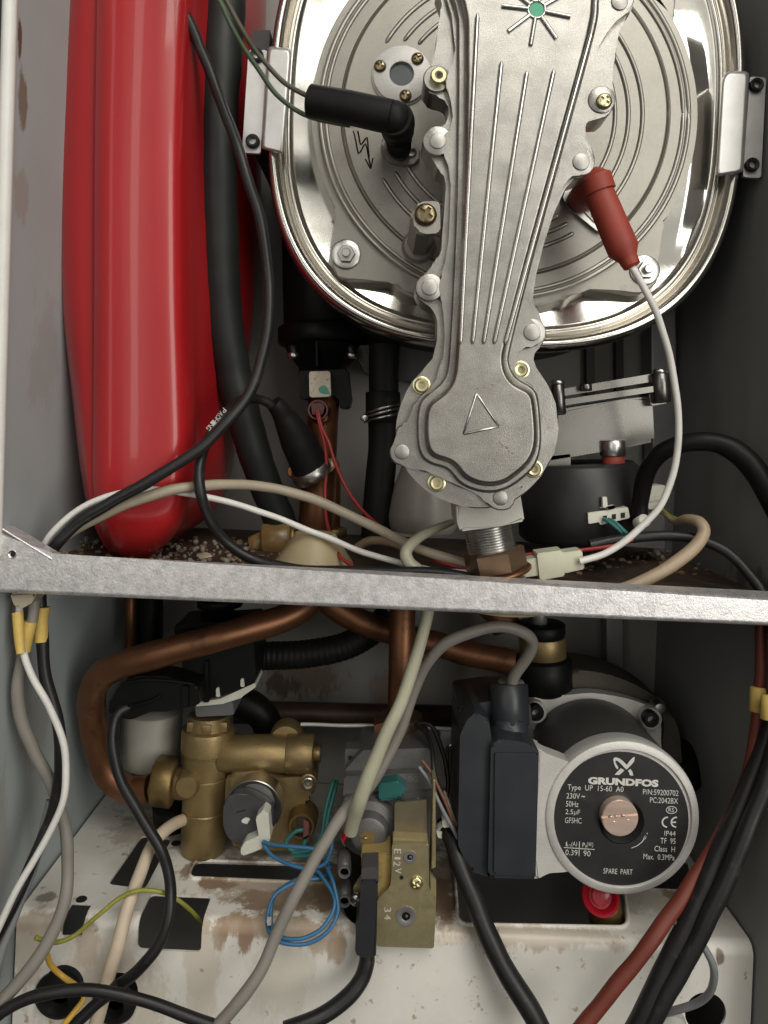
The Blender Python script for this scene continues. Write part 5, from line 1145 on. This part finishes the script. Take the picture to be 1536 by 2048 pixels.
plate('cable_clip', fil([(20, 1186), (72, 1188), (64, 1206), (46, 1216), (34, 1216), (26, 1206)], 5), 4, 14, BEIGE, None, bev=1.5, label='small beige cable clip under the left end of the crossbar', cat='clip')
tube('cream_flex', [(440, 1608, 150), (385, 1632, 120), (338, 1655, 90), (305, 1690, 72), (280, 1750, 52), (256, 1815, 36), (236, 1885, 28), (214, 1960, 26), (188, 2060, 20)], 12.5, CREAM, seg=16, label='cream flex with brown specks lying across the left of the tray', cat='cable')
tube('earth_wire', [(70, 1876, 16), (110, 1886, 22), (150, 1872, 32), (195, 1832, 34), (240, 1796, 36), (285, 1780, 38), (335, 1788, 42), (375, 1815, 46), (408, 1848, 62)], 4.4, YELG, label='yellow and green earth wire arched over the square tray cut-out', cat='wire')
tube('yellow_wire', [(92, 1908, 24), (102, 1930, 26), (128, 1955, 28), (158, 1976, 20), (168, 1996, 14), (150, 2022, 10), (118, 2060, 6)], 5.5, YELW, label='plain yellow wire running past the left grommet', cat='wire')
tube('bottom_cable', [(-40, 2066, -6), (10, 2022, -4), (70, 1992, -2), (140, 1980, 0), (215, 1984, 2), (290, 2002, 4), (370, 2030, 6), (460, 2062, 8)], 11.5, BCABLE, seg=16, label='black cable arching across the very bottom left corner', cat='cable')
tube('grommet_cable', [(240, 1968, 24), (215, 1990, 22), (180, 2018, 20), (130, 2066, 16)], 12, BCABLE, seg=16, label='black cable end slanting from the right grommet out of the picture', cat='cable')
tube('valve_loom', [(882, 1640, 70), (896, 1668, 62), (918, 1720, 50), (944, 1790, 40), (976, 1868, 30), (1018, 1950, 22), (1065, 2030, 16), (1100, 2090, 12)], 0, BCABLE, seg=18, rlist=[11, 15, 19, 20, 20, 20, 20], label='thick black cable slanting from the gas valve across the wide cut-out', cat='cable')
nt_ = T('loom_tie', U(890, 1660, 60), 'white cable tie with square head round the top of the slanting black cable', 'cable tie')
cyl('tie_band', (884, 1645, 68), (890, 1658, 65), 15, NYLONW, nt_); plate('tie_head', fil([(884, 1640), (900, 1638), (902, 1654), (886, 1656)], 2), 56, 8, NYLONW, nt_, bev=.6); plate('tie_tail', fil([(872, 1662), (886, 1664), (888, 1678), (876, 1676)], 2), 60, 3, NYLONW, nt_, bev=.4)
for q, m, r, lab in (([(832, 1448, 92), (852, 1466, 82), (864, 1500, 70), (868, 1540, 60), (878, 1580, 56), (894, 1626, 58), (906, 1668, 62)], BCABLE, 4.5, 'black wire descending beside the brass union to the slanting cable'),
                  ([(838, 1534, 60), (856, 1560, 56), (876, 1600, 52), (896, 1640, 52), (914, 1676, 54)], GREYB, 3.8, 'blue grey wire crossing diagonally right of the gas valve'),
                  ([(844, 1522, 62), (866, 1552, 57), (884, 1590, 54), (902, 1632, 54), (912, 1660, 56)], M('brown_wire', (.15, .06, .035), 0, .45), 3.6, 'brown wire crossing diagonally right of the gas valve'),
                  ([(888, 1582, 72), (898, 1610, 66), (908, 1640, 60), (914, 1664, 56)], CREAM, 2.8, 'cream wire end beside the brown wire right of the gas valve'),
                  ([(826, 1446, 108), (862, 1452, 104), (884, 1500, 98), (896, 1560, 90), (890, 1610, 80)], BCABLE, 4.5, 'second black wire bowing out in front of the silver plate ear')):
    tube('loom_wire', q, r, m, label=lab, cat='wire', group='wires right of the gas valve')
tube('red_cable', [(1525, 1190, 40), (1522, 1300, 38), (1515, 1420, 36), (1502, 1520, 34), (1470, 1610, 28), (1425, 1700, 22), (1370, 1785, 16), (1300, 1885, 8), (1225, 1980, 4), (1150, 2075, 0)], 0, REDC, seg=16, rlist=[11, 11, 11, 12, 12, 13, 14, 15, 15], label='brick red cable slanting down across the right of the tray', cat='cable')
tube('inner_black_cable', [(1545, 1440, 30), (1520, 1520, 28), (1480, 1612, 24), (1438, 1712, 18), (1400, 1800, 12), (1348, 1905, 8), (1296, 2010, 5), (1262, 2080, 3)], 0, BCABLE, seg=18, rlist=[16, 18, 20, 21, 21, 21, 21], label='black cable between the red cable and the rightmost black cable', cat='cable')
for xx, lab in (((1516, 1374, 36), 'yellow sleeve on the red cable at the right wall'), ((1538, 1390, 22), 'yellow sleeve on the black cable at the right edge')):
    cyl('yellow_sleeve', xx, (xx[0] - 2, xx[1] + 50, xx[2] - 2), 15, YSLV, label=lab, cat='cable sleeve', group='yellow sleeves')
tube('grey_loop_wire', [(1345, 1842, 14), (1372, 1858, 8), (1405, 1890, 4), (1428, 1935, 4), (1424, 1978, 10), (1398, 2004, 18), (1355, 2018, 26), (1322, 2030, 34), (1322, 2060, 36)], 7.5, GREYB, label='blue grey wire looping beside the black cables into the pale grommet', cat='wire')
